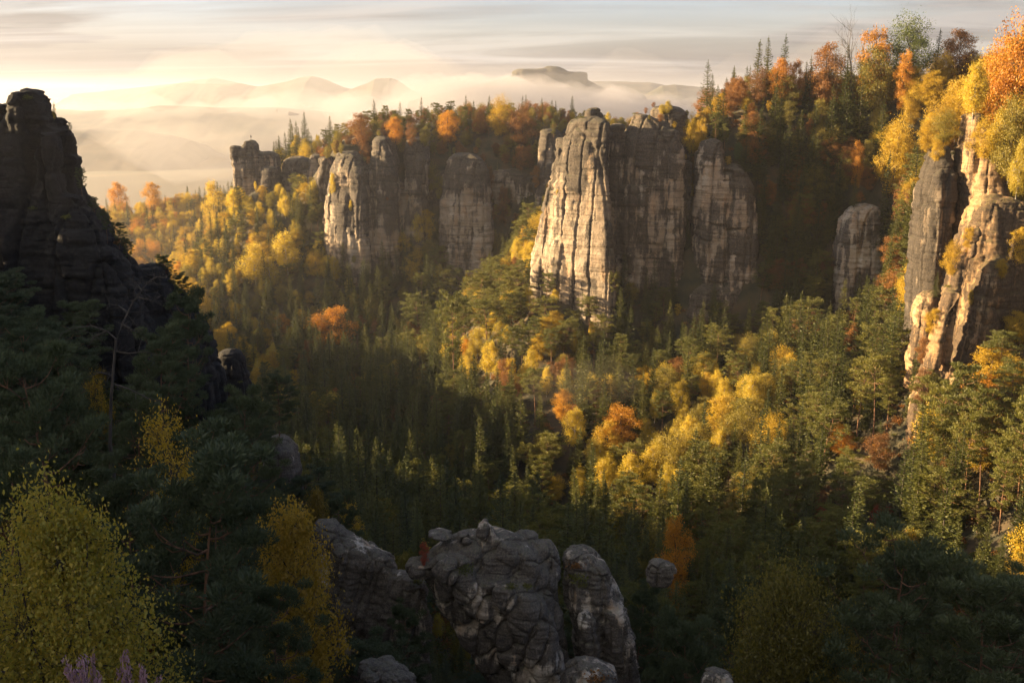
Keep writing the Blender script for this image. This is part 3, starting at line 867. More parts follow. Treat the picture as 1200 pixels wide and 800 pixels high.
add_kind('near_spruce', 'near spruce', (BARK_DARK, LM['spruce']), [gen_spruce(81, 20, .18, 1.6, .6), gen_spruce(82, 20, .15, 1.6, .6)], 20, 7)

NAME = dict(spruce='spruce_tree', larch='larch_tree', pine='pine_tree', yellow='birch_tree', gold='broadleaf_tree', orange='broadleaf_tree', rust='broadleaf_tree', olive='broadleaf_tree',
            green='broadleaf_tree', red='broadleaf_tree', bare='bare_tree', near_birch='birch_tree', near_gold_birch='birch_tree', near_orange_birch='birch_tree', near_pine='pine_tree', near_olive='broadleaf_tree', near_spruce='spruce_tree')

# ------------------------------------------------------------------ where the trees stand
GB = BVHTree.FromPolygons([Vector(v) for v in TV], [tuple(q) for q in TQ.tolist()])
rv, rq, o_ = [], [], 0
for V, Q in ROCKS:
    rv += [Vector(v) for v in V]; rq += [tuple(q) for q in (Q + o_).tolist()]; o_ += len(V)
RB = BVHTree.FromPolygons(rv, rq)
DOWN = Vector((0, 0, -1))


def stand(x, y):
    """height of whatever a tree can stand on here, its slope and whether it is rock"""
    a = GB.ray_cast(Vector((x, y, 300)), DOWN)
    b = RB.ray_cast(Vector((x, y, 300)), DOWN)
    if b[0] is not None and (a[0] is None or b[0].z > a[0].z + .3): return b[0].z, b[1].z, True
    return a[0].z, a[1].z, False


TREES = []   # dicts: kind, pos, h, sx (width factor), rot, src


def tree(kind, x, y, z, h, wf=1.0, label=None, must=False, var=None, rot=None):
    TREES.append(dict(kind=kind, pos=(x, y, z), h=h, wf=wf, label=label, must=must, var=RNG.integers(len(KIND[kind])) if var is None else var % len(KIND[kind]), rot=RNG.uniform(0, 6.28) if rot is None else rot))


# trees one can pick out in the photograph: kind, crown top (u, v), foot v, distance, width factor, label
E = [
    # skyline of the far cliff
    ('rust', 424, 131, 176, 640, 1.15, 'rust orange broad tree, leftmost on the far cliff skyline'), ('orange', 464, 136, 176, 640, .9, 'orange tree second from left on the far cliff skyline'),
    ('rust', 482, 143, 176, 645, .8, 'brown tree directly right of the orange one on the far cliff skyline'), ('olive', 498, 148, 178, 640, .8, 'low olive tree on the far cliff skyline before its tall trees'),
    ('olive', 511, 147, 178, 645, .7, None), ('orange', 525, 128, 180, 640, 1.0, 'orange topped tree beside a dark pine on the far cliff skyline'),
    ('pine', 543, 126, 180, 645, .8, 'slender dark pine right of the orange topped tree on the far cliff'), ('rust', 563, 129, 178, 645, .7, 'thin rusty tree between two dark pines on the far cliff skyline'),
    ('pine', 573, 126, 180, 645, .6, 'thin dark pine left of the tallest tree on the far cliff'), ('gold', 586, 115, 178, 640, .72, 'tallest golden tree on the far cliff skyline'),
    ('rust', 612, 127, 178, 635, 1.0, 'brown round tree right of the tallest golden tree on the far cliff'), ('pine', 629, 142, 175, 640, .8, 'small dark pine at the right end of the far cliff skyline'),
    ('bare', 640, 141, 165, 640, .8, 'thin leafless tree at the right end of the far cliff skyline'), ('pine', 649, 140, 165, 640, .8, None),
    ('gold', 501, 244, 290, 590, .8, 'golden tree before the white stained face of the far cliff'), ('yellow', 490, 250, 292, 592, .7, 'pale yellow birch beside the golden tree below the far cliff'),
    ('yellow', 391, 203, 236, 600, .7, 'small yellow birch clinging to the left rib of the far cliff'), ('yellow', 411, 234, 250, 600, .6, None),
    ('olive', 503, 190, 232, 612, .8, None), ('olive', 515, 205, 238, 610, .7, None), ('olive', 400, 167, 182, 640, .8, None), ('olive', 384, 172, 188, 645, .8, None),
    ('rust', 590, 165, 195, 615, .9, None), ('rust', 572, 160, 190, 620, .9, None), ('rust', 610, 170, 205, 612, .9, None), ('rust', 630, 192, 225, 600, .9, None),
    # tops of the tall towers
    ('bare', 762, 115, 128, 452, .8, 'tiny thin tree on the highest dark tower'), ('yellow', 783, 118, 136, 446, 1.3, 'yellow bush on the flat top of the broad tower'), ('yellow', 775, 122, 136, 446, 1.2, None),
    ('yellow', 713, 131, 145, 437, 1.0, 'tiny yellow tree in the gap right of the tall tower knob'), ('gold', 812, 121, 150, 450, 1.0, None), ('gold', 822, 130, 160, 446, .9, None),
    ('green', 864, 166, 192, 424, .7, 'little bright green tree on the rounded tower at the right'), ('pine', 838, 133, 164, 432, 1.0, None), ('pine', 849, 146, 175, 430, 1.0, None),
    ('yellow', 653, 222, 230, 420, .8, 'tiny yellow bush on the ledge of the pale sunlit tower'),
    ('pine', 718, 320, 360, 405, .7, 'slender pine before the dark hollow of the towers'), ('spruce', 756, 315, 368, 405, .9, 'slim spruce at the foot of the broad brown tower'),
    ('gold', 794, 355, 372, 400, .9, 'small golden tree at the foot of the shaded towers'), ('rust', 603, 300, 325, 425, .8, 'orange brown bush left of the foot of the pale tower'), ('yellow', 616, 315, 335, 424, .8, None),
    # skyline running up to the right
    ('rust', 867, 92, 150, 455, .9, 'rust coloured tree at the left end of the rising right skyline'), ('rust', 888, 82, 145, 450, .9, 'dark brown tree second from left on the rising right skyline'),
    ('orange', 913, 66, 140, 446, .8, 'orange tree standing clear on the rising right skyline'), ('spruce', 945, 66, 165, 442, 1.0, 'tall dark spruce on the rising right skyline'),
    ('rust', 963, 47, 150, 440, .72, 'tall brown olive tree right of the tall dark spruce on the skyline'), ('rust', 930, 68, 140, 446, .6, None),
    ('bare', 996, 37, 130, 436, 1.0, 'leafless tree on the skyline left of the pale orange tree'), ('orange', 1020, 29, 120, 432, .8, 'pale orange thin tree behind the dark olive one on the skyline'),
    ('olive', 1022, 51, 150, 428, .85, 'big dark olive tree below the pale orange skyline tree'), ('green', 1063, 22, 110, 430, .95, 'round green tree, highest on the right skyline'),
    ('orange', 1057, 57, 120, 420, .7, 'deep orange tree in front of the round green skyline tree'), ('spruce', 1093, 33, 120, 428, 1.0, 'black green conifer right of the round green skyline tree'),
    ('rust', 1120, 32, 110, 428, 1.1, 'rust red broad tree right of the black green skyline conifer'), ('gold', 1052, 92, 150, 405, 1.0, 'glowing golden orange tree below the deep orange skyline tree'),
    ('spruce', 985, 80, 170, 430, 1.1, None), ('spruce', 1040, 130, 200, 398, 1.2, None), ('rust', 1070, 100, 150, 392, .9, None), ('gold', 900, 118, 150, 446, .8, None), ('orange', 1005, 158, 195, 415, .8, 'single orange tree low in the dark right forest'),
    ('yellow', 1138, 83, 150, 292, 1.0, 'pale yellow birch hanging over the top of the sunlit rib'), ('yellow', 1158, 90, 140, 290, .9, None), ('bare', 1155, 23, 90, 330, .9, 'hazy bare tree top at the right end of the skyline'),
    ('gold', 1100, 115, 170, 296, 1.0, None), ('gold', 1120, 88, 150, 300, 1.0, None), ('gold', 1150, 55, 120, 305, 1.1, None), ('orange', 1170, 30, 110, 300, 1.1, None), ('orange', 1196, 15, 110, 290, 1.2, 'orange tree reaching highest at the right edge'),
    ('gold', 1130, 60, 110, 325, 1.0, None), ('gold', 1185, 75, 140, 280, 1.1, None), ('olive', 1185, 120, 185, 272, 1.1, None), ('yellow', 1170, 150, 200, 270, 1.0, None), ('yellow', 1192, 160, 215, 266, 1.0, None), ('orange', 1195, 95, 150, 275, 1.0, None),
    ('yellow', 1168, 128, 198, 276, 1.0, None), ('gold', 1190, 118, 198, 276, 1.0, None), ('gold', 1152, 140, 196, 275, .9, None), ('olive', 1205, 130, 200, 276, 1.0, None), ('gold', 1160, 42, 120, 306, 1.1, None), ('gold', 1183, 40, 120, 300, 1.1, None), ('yellow', 1142, 72, 140, 300, 1.0, None), ('gold', 1115, 75, 130, 318, 1.1, None), ('gold', 1085, 105, 160, 312, 1.1, None), ('olive', 1105, 130, 175, 305, 1.0, None),
    ('gold', 1085, 140, 185, 298, .9, None), ('gold', 1097, 162, 195, 292, .7, None), ('gold', 1133, 265, 300, 258, .7, 'golden bush on the sunlit edge of the right rib'), ('gold', 1114, 285, 330, 270, .7, None),
    ('gold', 1172, 302, 330, 252, .8, 'small golden tree on the shaded wall right of the rib'), ('gold', 1192, 265, 320, 248, .9, 'golden tree at the right edge beside the shaded wall'), ('yellow', 1137, 338, 362, 252, .6, None),
    ('spruce', 1096, 318, 348, 270, 1.2, 'small spruce on the ledge left of the right rib'), ('gold', 1092, 360, 400, 258, .9, None), ('rust', 1080, 395, 430, 255, .9, None),
    # hazy sunlit far slope
    ('yellow', 300, 286, 345, 640, 1.3, 'big pale yellow tree glowing on the far left slope'), ('yellow', 338, 270, 330, 640, 1.2, 'tall pale yellow tree right of the big glowing one'), ('yellow', 318, 300, 345, 630, 1.1, None),
    ('orange', 393, 358, 414, 520, 1.7, 'red orange broad tree, lone among the conifers left of middle'), ('orange', 372, 372, 400, 530, 1.0, None),
    ('gold', 225, 292, 320, 660, 1.3, None), ('gold', 260, 385, 420, 500, 1.2, 'orange gold tree beside the small pale capped rock'), ('gold', 322, 410, 440, 470, .9, 'small yellow gold tree alone in the dark right of the capped rock'),
    ('yellow', 392, 300, 335, 590, 1.0, None), ('yellow', 410, 325, 350, 570, 1.0, None), ('orange', 180, 212, 245, 830, 1.2, None), ('orange', 140, 212, 245, 850, 1.3, 'hazy orange tree at the far forest edge beside the black tower'),
    ('gold', 250, 205, 245, 770, 1.2, None), ('yellow', 275, 222, 262, 705, 1.0, None), ('yellow', 300, 212, 232, 675, .7, 'small yellow tree at the foot of the lone spire'),
    # pine hill
    ('yellow', 560, 383, 425, 400, 1.1, 'bright yellow tree cluster on the lower left of the pine hill'), ('yellow', 575, 400, 450, 385, 1.1, 'brightest yellow birch on the pine hill'), ('yellow', 545, 392, 420, 402, .9, None), ('orange', 548, 396, 430, 395, .9, 'orange tree among yellow birches on the pine hill'),
    ('yellow', 622, 408, 450, 375, .9, 'pale yellow birch at the right foot of the pine hill'), ('yellow', 640, 430, 470, 362, .9, 'lowest pale yellow birch of the pine hill'), ('gold', 527, 397, 425, 405, .9, None), ('gold', 598, 418, 450, 380, .8, None),
    ('yellow', 585, 422, 452, 378, 1.1, None), ('yellow', 600, 432, 465, 370, 1.0, None), ('yellow', 552, 405, 438, 392, 1.1, None), ('gold', 535, 386, 415, 402, 1.0, None), ('yellow', 612, 428, 460, 372, 1.0, None), ('yellow', 570, 372, 405, 405, 1.1, None),
    ('yellow', 693, 376, 400, 395, .8, 'small lemon yellow tree below the pale tower'), ('larch', 662, 378, 412, 395, 1.2, None),
    ('pine', 490, 346, 405, 430, 1.2, None), ('pine', 530, 320, 385, 425, 1.1, None), ('pine', 560, 318, 380, 420, 1.1, None), ('pine', 585, 312, 375, 420, 1.1, None), ('pine', 610, 318, 380, 415, 1.1, None), ('pine', 640, 350, 400, 405, 1.2, None),
    ('pine', 600, 345, 400, 405, 1.2, None), ('pine', 570, 350, 410, 405, 1.2, None), ('pine', 545, 350, 405, 410, 1.1, None), ('pine', 625, 375, 425, 392, 1.2, None), ('pine', 690, 348, 390, 400, 1.2, None), ('pine', 600, 385, 435, 390, 1.1, None), ('pine', 660, 375, 425, 388, 1.1, None),
    # middle of the valley
    ('orange', 727, 472, 535, 300, 1.25, 'blazing orange tree alone in the middle of the valley'), ('olive', 783, 432, 490, 312, 1.0, 'pale olive yellow tree behind the blazing orange tree'), ('orange', 660, 455, 500, 335, 1.0, 'brown orange tree in thin mist below the pine hill'), ('rust', 700, 450, 490, 330, .9, None),
    ('spruce', 742, 452, 520, 305, .9, None), ('pine', 722, 440, 470, 345, .8, None), ('yellow', 880, 440, 500, 285, 1.0, None), ('gold', 845, 462, 520, 282, 1.2, 'golden tree at the left of the sunlit birch group'), ('olive', 870, 470, 530, 275, 1.2, None), ('olive', 895, 435, 490, 290, 1.0, None),
    ('gold', 855, 420, 440, 310, .9, 'small golden tree in the shade below the towers'), ('spruce', 853, 372, 430, 330, .8, 'sunlit slim spruce below the rounded tower'), ('pine', 890, 355, 410, 330, 1.0, None), ('spruce', 945, 420, 500, 290, 1.1, None), ('pine', 825, 415, 470, 310, .9, None),
    ('yellow', 735, 530, 590, 262, 1.3, 'yellow tree in the sunlit band, below the blazing orange tree'), ('yellow', 765, 520, 580, 262, 1.2, None), ('olive', 790, 505, 570, 265, 1.2, None), ('yellow', 705, 535, 590, 262, 1.1, None), ('olive', 820, 495, 555, 270, 1.2, None), ('yellow', 680, 545, 590, 258, 1.0, None), ('gold', 650, 560, 590, 255, 1.1, 'dull orange tree at the left end of the sunlit band'),
    ('orange', 790, 586, 660, 205, 1.0, 'orange tree with a lit top standing below the sunlit band'), ('larch', 855, 560, 655, 210, 1.25, 'yellow lit conifer in front of the dark right forest'), ('pine', 905, 560, 640, 215, 1.2, None), ('rust', 815, 600, 660, 215, .9, None), ('pine', 825, 530, 600, 245, 1.2, None),
    ('pine', 1005, 424, 512, 262, .9, 'left pine of three with bare orange stems on the right slope'), ('pine', 1022, 418, 512, 260, .9, 'middle pine of three with bare orange stems on the right slope'), ('pine', 1040, 432, 505, 258, .8, 'right pine of three with bare orange stems on the right slope'),
    ('orange', 985, 500, 540, 245, 1.0, 'dull orange bush left of the bare stemmed pines'), ('orange', 1025, 515, 535, 245, .7, None), ('gold', 1155, 404, 480, 245, 1.5, 'large golden tree below the shaded wall at the right'), ('gold', 1180, 420, 480, 242, 1.0, None),
    ('pine', 1118, 432, 575, 230, .8, 'tall pine left of the large golden tree on the right'), ('pine', 1092, 455, 580, 228, .8, None), ('pine', 1146, 470, 590, 215, .75, None), ('pine', 1170, 530, 625, 200, .75, 'slanting orange stemmed pine at the lower right'), ('pine', 1128, 490, 600, 215, .7, None), ('pine', 1192, 470, 600, 210, .8, None),
    ('spruce', 1095, 545, 720, 170, .85, 'tallest sunlit spruce at the lower right'), ('spruce', 1115, 600, 700, 165, .9, None), ('spruce', 1150, 600, 690, 175, .8, None), ('spruce', 1060, 540, 620, 205, 1.1, None), ('spruce', 1185, 570, 690, 170, .9, None),
    ('red', 1030, 590, 640, 185, 1.0, 'red tree in the shade of the lower right'), ('red', 960, 590, 625, 195, .8, None), ('gold', 1058, 618, 690, 165, .9, 'brown gold tree left of the tallest lower right spruce'), ('spruce', 1000, 580, 690, 180, 1.2, None), ('spruce', 1035, 640, 700, 165, 1.0, None), ('gold', 1192, 645, 700, 150, .8, 'orange tree at the lower right edge'),
    ('rust', 1080, 430, 480, 245, .9, None), ('rust', 1105, 540, 590, 220, .8, None),
    # near right
    ('near_olive', 918, 662, 850, 105, 1.0, 'big round olive yellow tree at the bottom right'), ('near_pine', 1035, 640, 850, 100, 1.15, 'broad blue green pine right of the round olive tree'), ('near_pine', 1140, 670, 880, 92, 1.2, 'dull green pine in the bottom right corner'), ('near_pine', 1185, 690, 880, 96, 1.0, None),
    ('near_gold_birch', 985, 702, 800, 118, 1.0, 'small orange tree between the olive tree and the blue green pine'), ('near_olive', 970, 762, 860, 84, .5, 'small olive shrub at the foot of the round olive tree'), ('near_pine', 870, 690, 820, 125, 1.0, None), ('near_pine', 800, 720, 860, 100, 1.0, None),
    ('near_gold_birch', 718, 628, 692, 125, .9, 'small golden birch on top of the dark layered rock tower'), ('near_pine', 748, 618, 720, 135, .9, None), ('near_pine', 690, 580, 660, 150, 1.4, 'flat crowned dark pine behind the big foreground rock'), ('near_pine', 640, 585, 650, 155, 1.2, None),
    ('olive', 540, 570, 625, 160, 1.1, 'olive gold tree behind the left of the big foreground rock'), ('olive', 470, 585, 640, 165, 1.0, None), ('near_spruce', 494, 690, 800, 104, .9, None), ('near_pine', 478, 715, 810, 101, .9, None), ('red', 497, 634, 664, 108, .6, 'dark red bush on the left ledge of the big foreground rock'), ('near_spruce', 735, 690, 760, 112, .7, None),
    # near left
    ('near_birch', 95, 552, 900, 42, 1.15, 'yellow green birch, largest tree at the lower left'), ('near_pine', 242, 535, 850, 55, 1.05, 'tall foreground pine with a red brown stem, left of middle'), ('near_gold_birch', 352, 566, 790, 74, .95, 'golden drooping birch between the foreground pine and the grey rocks'),
    ('near_gold_birch', 425, 672, 800, 66, 1.15, 'golden green birch at the bottom, left of the big foreground rock'), ('near_gold_birch', 12, 655, 900, 36, .8, 'orange leafed birch cut by the lower left edge'), ('near_orange_birch', 205, 428, 590, 84, 1.25, 'tallest thin orange birch in the shade of the black tower'),
    ('near_orange_birch', 112, 362, 450, 100, 1.0, 'small orange birch behind the crooked dead pine'), ('near_gold_birch', 372, 515, 590, 132, 1.0, 'dull gold tree right of the grey rounded rock'), ('near_pine', 22, 395, 640, 62, 1.2, None), ('near_pine', 70, 420, 640, 66, 1.1, None),
    ('near_pine', 20, 300, 420, 90, 1.2, None), ('near_pine', 70, 330, 440, 92, 1.1, None), ('near_pine', 120, 500, 640, 68, 1.0, None), ('near_pine', 190, 390, 520, 100, 1.0, None), ('near_pine', 222, 350, 480, 118, .8, 'dark pine against the light on the shoulder of the black tower'),
    ('near_pine', 290, 470, 600, 110, 1.0, None), ('near_pine', 330, 440, 540, 150, 1.0, None), ('near_pine', 165, 470, 600, 90, 1.0, None), ('near_pine', 275, 560, 700, 84, 1.1, None), ('near_orange_birch', 20, 520, 650, 60, .8, None), ('near_pine', 160, 560, 760, 66, .9, None),
    ('near_pine', 330, 690, 860, 62, .9, None), ('near_pine', 10, 470, 660, 55, 1.0, None), ('near_pine', 400, 560, 640, 135, 1.0, None), ('near_orange_birch', 410, 490, 560, 160, 1.0, None),
    ('near_pine', 112, 232, 262, 136, .8, None), ('near_pine', 140, 262, 296, 136, .9, None), ('near_pine', 152, 280, 312, 137, .8, None), ('near_pine', 196, 300, 345, 146, .9, None), ('near_pine', 214, 322, 370, 146, .9, None), ('near_pine', 232, 345, 400, 146, .9, None), ('near_orange_birch', 62, 108, 122, 135, .8, None), ('near_pine', 86, 168, 190, 136, .7, None),
    ('near_pine', 96, 198, 228, 131, .7, 'small black pine growing from the side of the black tower'), ('near_pine', 126, 246, 282, 130, .7, 'stunted black pine low on the skyline of the black tower'),
]
for k_, u, vt, vb, Y, wf, lab in E:
    pt, pb = P(u, vt, Y), P(u, vb, Y)
    hit = GB.ray_cast(Vector((0, 0, 0)), Vector(pb).normalized())
    if vb > 240 and not k_.startswith('near') and hit[0] is not None and .72 * Y < hit[0].y < 1.3 * Y:   # foot where the line of sight meets the slope
        Y = hit[0].y
        pt, pb = P(u, vt, Y), P(u, vb, Y)
    dirn = Vector(pb).normalized()
    rh = RB.ray_cast(Vector((0, 0, 0)), dirn)
    ledge = rh[0] is not None and (hit[0] is None or rh[0].y < hit[0].y) and abs(rh[0].y - Y) < 34 and not k_.startswith('near')
    if ledge:                                                                # rooted on a cliff ledge
        Y = rh[0].y + .25
        pt, pb = P(u, vt, Y), P(u, vb, Y)
        tree(k_, pb[0], Y, pb[2] - .4, pt[2] - pb[2] + .4, wf, lab, True)
        continue
    h0 = pt[2] - pb[2]
    z, nz, rk = stand(pb[0], pb[1])
    h = float(np.clip(pt[2] - z, .55 * h0, 1.9 * h0))
    if pt[2] - z < .55 * h0: pass
    zb = z - .1 if abs(pt[2] - z - h) < .5 or z > pb[2] else z - .1
    if rk and nz < .3 and pt[2] - z > h0 * 1.05: zb, h = pb[2], h0            # growing out of a cliff ledge
    if k_.startswith('near') and u < 230 and 180 < vt < 345 and 128 < Y < 150: zb, h = pb[2], h0   # rooted in the black tower
    tree(k_, pb[0], pb[1], zb, h, wf * h0 / h if h > h0 else wf, lab, True)
n_exp = len(TREES)

# keep these lines of sight open (u0, v0, u1, v1, beyond this distance)
CLEAR = [(480, 600, 752, 800, 97), (372, 600, 500, 700, 107), (655, 640, 755, 800, 100), (630, 130, 700, 352, 415), (700, 130, 850, 325, 415), (850, 150, 884, 345, 415), (628, 330, 692, 352, 415), (380, 172, 500, 262, 600), (518, 182, 576, 285, 600), (268, 160, 332, 214, 682), (332, 180, 374, 198, 690), (980, 246, 1030, 318, 400),
         (1066, 170, 1112, 345, 275), (1090, 200, 1140, 400, 257), (1150, 215, 1200, 385, 256), (255, 405, 292, 470, 178), (310, 508, 352, 560, 146), (195, 552, 225, 612, 96), (425, 768, 490, 800, 80), (756, 655, 790, 684, 120),
         (0, 100, 160, 300, 125), (150, 305, 250, 420, 135), (1000, 420, 1050, 512, 255), (1085, 430, 1190, 600, 205), (825, 780, 860, 800, 86), (560, 88, 700, 110, 1000)]
for t in TREES:
    if t['label']:
        t['rect'] = None


def mix(**k): return list(k), np.cumsum(list(k.values())) / sum(k.values())
ZONES = [   # polygon-free: anchor pixel, spread, mixture, height factor
    ((170, 250), mix(gold=5, orange=3, yellow=4, spruce=2, olive=1), .95), ((250, 300), mix(yellow=5, gold=4, spruce=4, pine=1, olive=1, orange=.6), .95), ((350, 270), mix(spruce=5, yellow=4.5, olive=1.5, gold=2, pine=1), .95), ((330, 350), mix(spruce=6, yellow=3, gold=2.4, olive=1.5, pine=1, orange=.5), .95),
    ((440, 310), mix(spruce=8, olive=1.5, pine=1.5, gold=1, yellow=.7), .9), ((280, 400), mix(spruce=4, gold=4, yellow=2, olive=1.5, pine=1), .9), ((420, 400), mix(spruce=8, olive=1, pine=1, rust=.4), 1.0), ((460, 200), mix(rust=3, olive=3, pine=2, spruce=.3), .62), ((600, 220), mix(rust=3, olive=2, spruce=1.5), .7),
    ((590, 350), mix(pine=7, yellow=1.8, olive=.6, spruce=1, gold=.6), .9), ((640, 400), mix(pine=6, yellow=2.6, olive=.8, spruce=2, gold=.8), .9), ((720, 400), mix(pine=3.5, spruce=5, olive=1, yellow=.8), .9), ((830, 400), mix(spruce=8, pine=2, rust=.5, yellow=.5), .95), ((450, 490), mix(spruce=8, pine=1.2, rust=.5, olive=.5, yellow=.15), 1.0),
    ((600, 520), mix(spruce=8, pine=2, rust=.6, olive=.4), 1.0), ((700, 480), mix(spruce=7, rust=.8, pine=2, yellow=.6), .95), ((760, 540), mix(yellow=6, pine=3, olive=1.5, spruce=3, gold=2), .9), ((870, 480), mix(pine=3, olive=2, yellow=3.5, gold=2.5, spruce=4), .9), ((870, 570), mix(pine=3, spruce=6, olive=1, yellow=1.5, gold=.8, larch=1), .95),
    ((990, 330), mix(spruce=7, pine=2, rust=.8), 1.0), ((950, 200), mix(spruce=5, rust=2, olive=2), 1.0), ((970, 430), mix(spruce=6, pine=3, rust=.6), 1.0), ((1000, 550), mix(spruce=8, pine=2.5, rust=.8, yellow=.4), 1.0), ((1130, 560), mix(spruce=5, pine=3.5, rust=.8, gold=1.6, orange=.5), 1.0),
    ((1020, 90), mix(rust=3, spruce=2, olive=3, orange=1), 1.0), ((1150, 100), mix(gold=5, orange=2.5, yellow=2.5, olive=1.5), .85), ((1180, 170), mix(yellow=3, gold=3, olive=2), .8), ((1090, 150), mix(gold=4, olive=2, rust=1), .8), ((900, 110), mix(rust=3, gold=1, spruce=3, olive=2), .95),
    ((760, 130), mix(rust=3, olive=3, gold=1), .5), ((1170, 380), mix(gold=2, olive=2, spruce=1), .6), ((1120, 450), mix(pine=4, rust=1.5, gold=1, spruce=2), .95),
    ((500, 590), mix(spruce=7, pine=2.5, olive=.5), 1.0), ((650, 600), mix(pine=4, spruce=6, olive=.5), 1.0), ((850, 650), mix(pine=3, spruce=6, olive=.8, yellow=.3), 1.0), ((1050, 680), mix(spruce=7, pine=3, rust=.4), 1.0), ((330, 520), mix(near_pine=4, near_orange_birch=1, near_spruce=4), .85),
    ((130, 450), mix(near_pine=6, near_orange_birch=1.3, near_spruce=1), .8), ((60, 330), mix(near_pine=6, near_spruce=3, near_orange_birch=.8), .75), ((200, 640), mix(near_pine=5, near_orange_birch=1.2), .7), ((450, 740), mix(near_spruce=5, near_pine=2, near_gold_birch=.6), .8), ((800, 760), mix(near_spruce=5, near_pine=2.5, near_olive=.6), .85), ((1050, 780), mix(near_pine=3, near_spruce=4, near_olive=.6), .8),
]
ZA = np.array([z[0] for z in ZONES], float)
BASEH = dict(spruce=24, larch=18, pine=16.5, yellow=14, gold=14.5, orange=13.5, rust=13, olive=13.5, green=14, red=9, near_pine=14, near_orange_birch=10, near_gold_birch=10, near_spruce=15, near_olive=8, bare=11)
exp_px = []
for t in TREES:
    x, y, z = t['pos']
    u, v, d = proj((x, y, z + t['h'] * .65))
    exp_px.append((u, v, d, t['h'] * .3 * F / d))
exp_px = np.array(exp_px); exp_lab = np.array([bool(t['label']) for t in TREES]); exp_xy = np.array([t['pos'][:2] for t in TREES])
sites = []
yy = 52.0
while yy < 930:
    st = 4.9 if yy < 130 else 6.2 if yy < 260 else 6.5 if yy < 430 else 6.7 if yy < 700 else 7.6
    for xx in np.arange(-.56 * yy - 40, .56 * yy + 40, st):
        sites.append((xx + RNG.uniform(-.42, .42) * st, yy + RNG.uniform(-.42, .42) * st))
    yy += st
for x, y in [sites[i] for i in RNG.permutation(len(sites))]:      # steep ground carries more trees per metre of map
    z, nz, rk = stand(x, y)
    if not rk and nz < .55 and y > 130:
        for q in range(int(min(6, 1.3 / max(nz, .2)))): sites.append((x + RNG.uniform(-2.6, 2.6), y + RNG.uniform(-2.6, 2.6)))
for x, y in sites:
    if x < -430 or x > 262: continue
    if y < 60 and abs(x) < 26: continue
    z, nz, rk = stand(x, y)
    if rk and (nz < .75 or y < 250 or y > 672 or (8 < x < 46 and 415 < y < 445) or RNG.random() < .5): continue
    u, v, d = proj((x, y, z))
    if v < -40: continue
    u_ = min(1200, max(0, u)); v_ = v
    zi = np.argmin(((ZA - (u_, v_)) ** 2).sum(1) * RNG.uniform(.6, 1.5, len(ZA)))
    ks, cw = ZONES[zi][1]
    k_ = ks[int(np.searchsorted(cw, RNG.random()))]
    if y > 170: k_ = dict(near_pine='pine', near_spruce='spruce', near_gold_birch='yellow', near_orange_birch='gold', near_olive='olive').get(k_, k_)
    if y < 150 and k_ in ('pine', 'spruce'): k_ = 'near_' + k_
    h = BASEH[k_] * ZONES[zi][2] * (1.1 if y > 140 else 1) * (RNG.uniform(.72, 1.22) if RNG.random() < .85 else RNG.uniform(.4, .7)) * (.5 if rk else 1)
    wpx = .17 * h * F / d
    ut, vt, _ = proj((x, y, z + h))
    ok = True
    for (a, b, c, e, Yc) in CLEAR:
        if y < Yc and ut + wpx > a and ut - wpx < c and vt < e and v > b: 
            ok = False; break
    if not ok: continue
    uc, vc, _ = proj((x, y, z + h * .6))
    near = (exp_px[:, 2] > d + 1) & exp_lab & (np.abs(exp_px[:, 0] - uc) < wpx * .6 + exp_px[:, 3] * .4) & (vt < exp_px[:, 1] + exp_px[:, 3] * .2) & (v > exp_px[:, 1])
    if near.any(): continue
    if (((exp_xy - (x, y)) ** 2).sum(1) < (2.2 if y < 250 else 3.0) ** 2).any(): continue
    tree(k_, x, y, z - .15, h, RNG.uniform(.85, 1.15))
print('trees', len(TREES))

# ------------------------------------------------------------------ which of them show, largest first
GW, GH, CELL = 400, 267, 3.0
depth = np.full((GH, GW), 1e9)
BOTH = [GB, RB]
o0 = Vector((0, 0, 0))
for j in range(0, GH):
    for i in range(0, GW, 1):
        dx, dz = ray((i + .5) * CELL, (j + .5) * CELL)
        d = Vector((dx, 1, dz)).normalized()
        for T in BOTH:
            hit = T.ray_cast(o0, d)
            if hit[0] is not None: depth[j, i] = min(depth[j, i], hit[0].y)
owner = np.full((GH, GW), -1)
order = sorted(range(len(TREES)), key=lambda i: TREES[i]['pos'][1])
for i in order:
    t = TREES[i]
    x, y, z = t['pos']
    (u0, v0, d), (u1, v1, _) = proj((x, y, z + t['h'])), proj((x, y, z + t['h'] * .15))
    kd = KIND[t['kind']][t['var']]
    wpx = kd[3] / kd[2] * t['h'] * t['wf'] * F / d / 2
    a0, a1 = int((u0 - wpx) / CELL), int((u0 + wpx) / CELL)
    b0, b1 = int(v0 / CELL), int(v1 / CELL)
    vis = 0
    for b in range(max(0, b0), min(GH - 1, b1) + 1):
        f = (b - b0 + .5) / max(1, b1 - b0 + 1)
        q = wpx * (f ** .7 if 'spruce' in t['kind'] else math.sin(math.pi * min(1, .15 + .8 * f)))
        for a in range(max(0, int((u0 - q) / CELL)), min(GW - 1, int((u0 + q) / CELL)) + 1):
            if owner[b, a] < 0 and y < depth[b, a] + 3:
                owner[b, a] = i; vis += 1
    t['vis'] = vis; t['px'] = (u0, (v0 + v1) / 2); t['box'] = (u0 - wpx, v0, u0 + wpx, v1)
CAT = dict(spruce='spruce tree', near_spruce='spruce tree', larch='larch tree', pine='pine tree', near_pine='pine tree', yellow='birch tree', near_birch='birch tree', near_gold_birch='birch tree',
           near_orange_birch='birch tree', bare='bare tree')
for k_ in ('gold', 'orange', 'rust', 'olive', 'green', 'red', 'near_olive'): CAT[k_] = 'broadleaf tree'
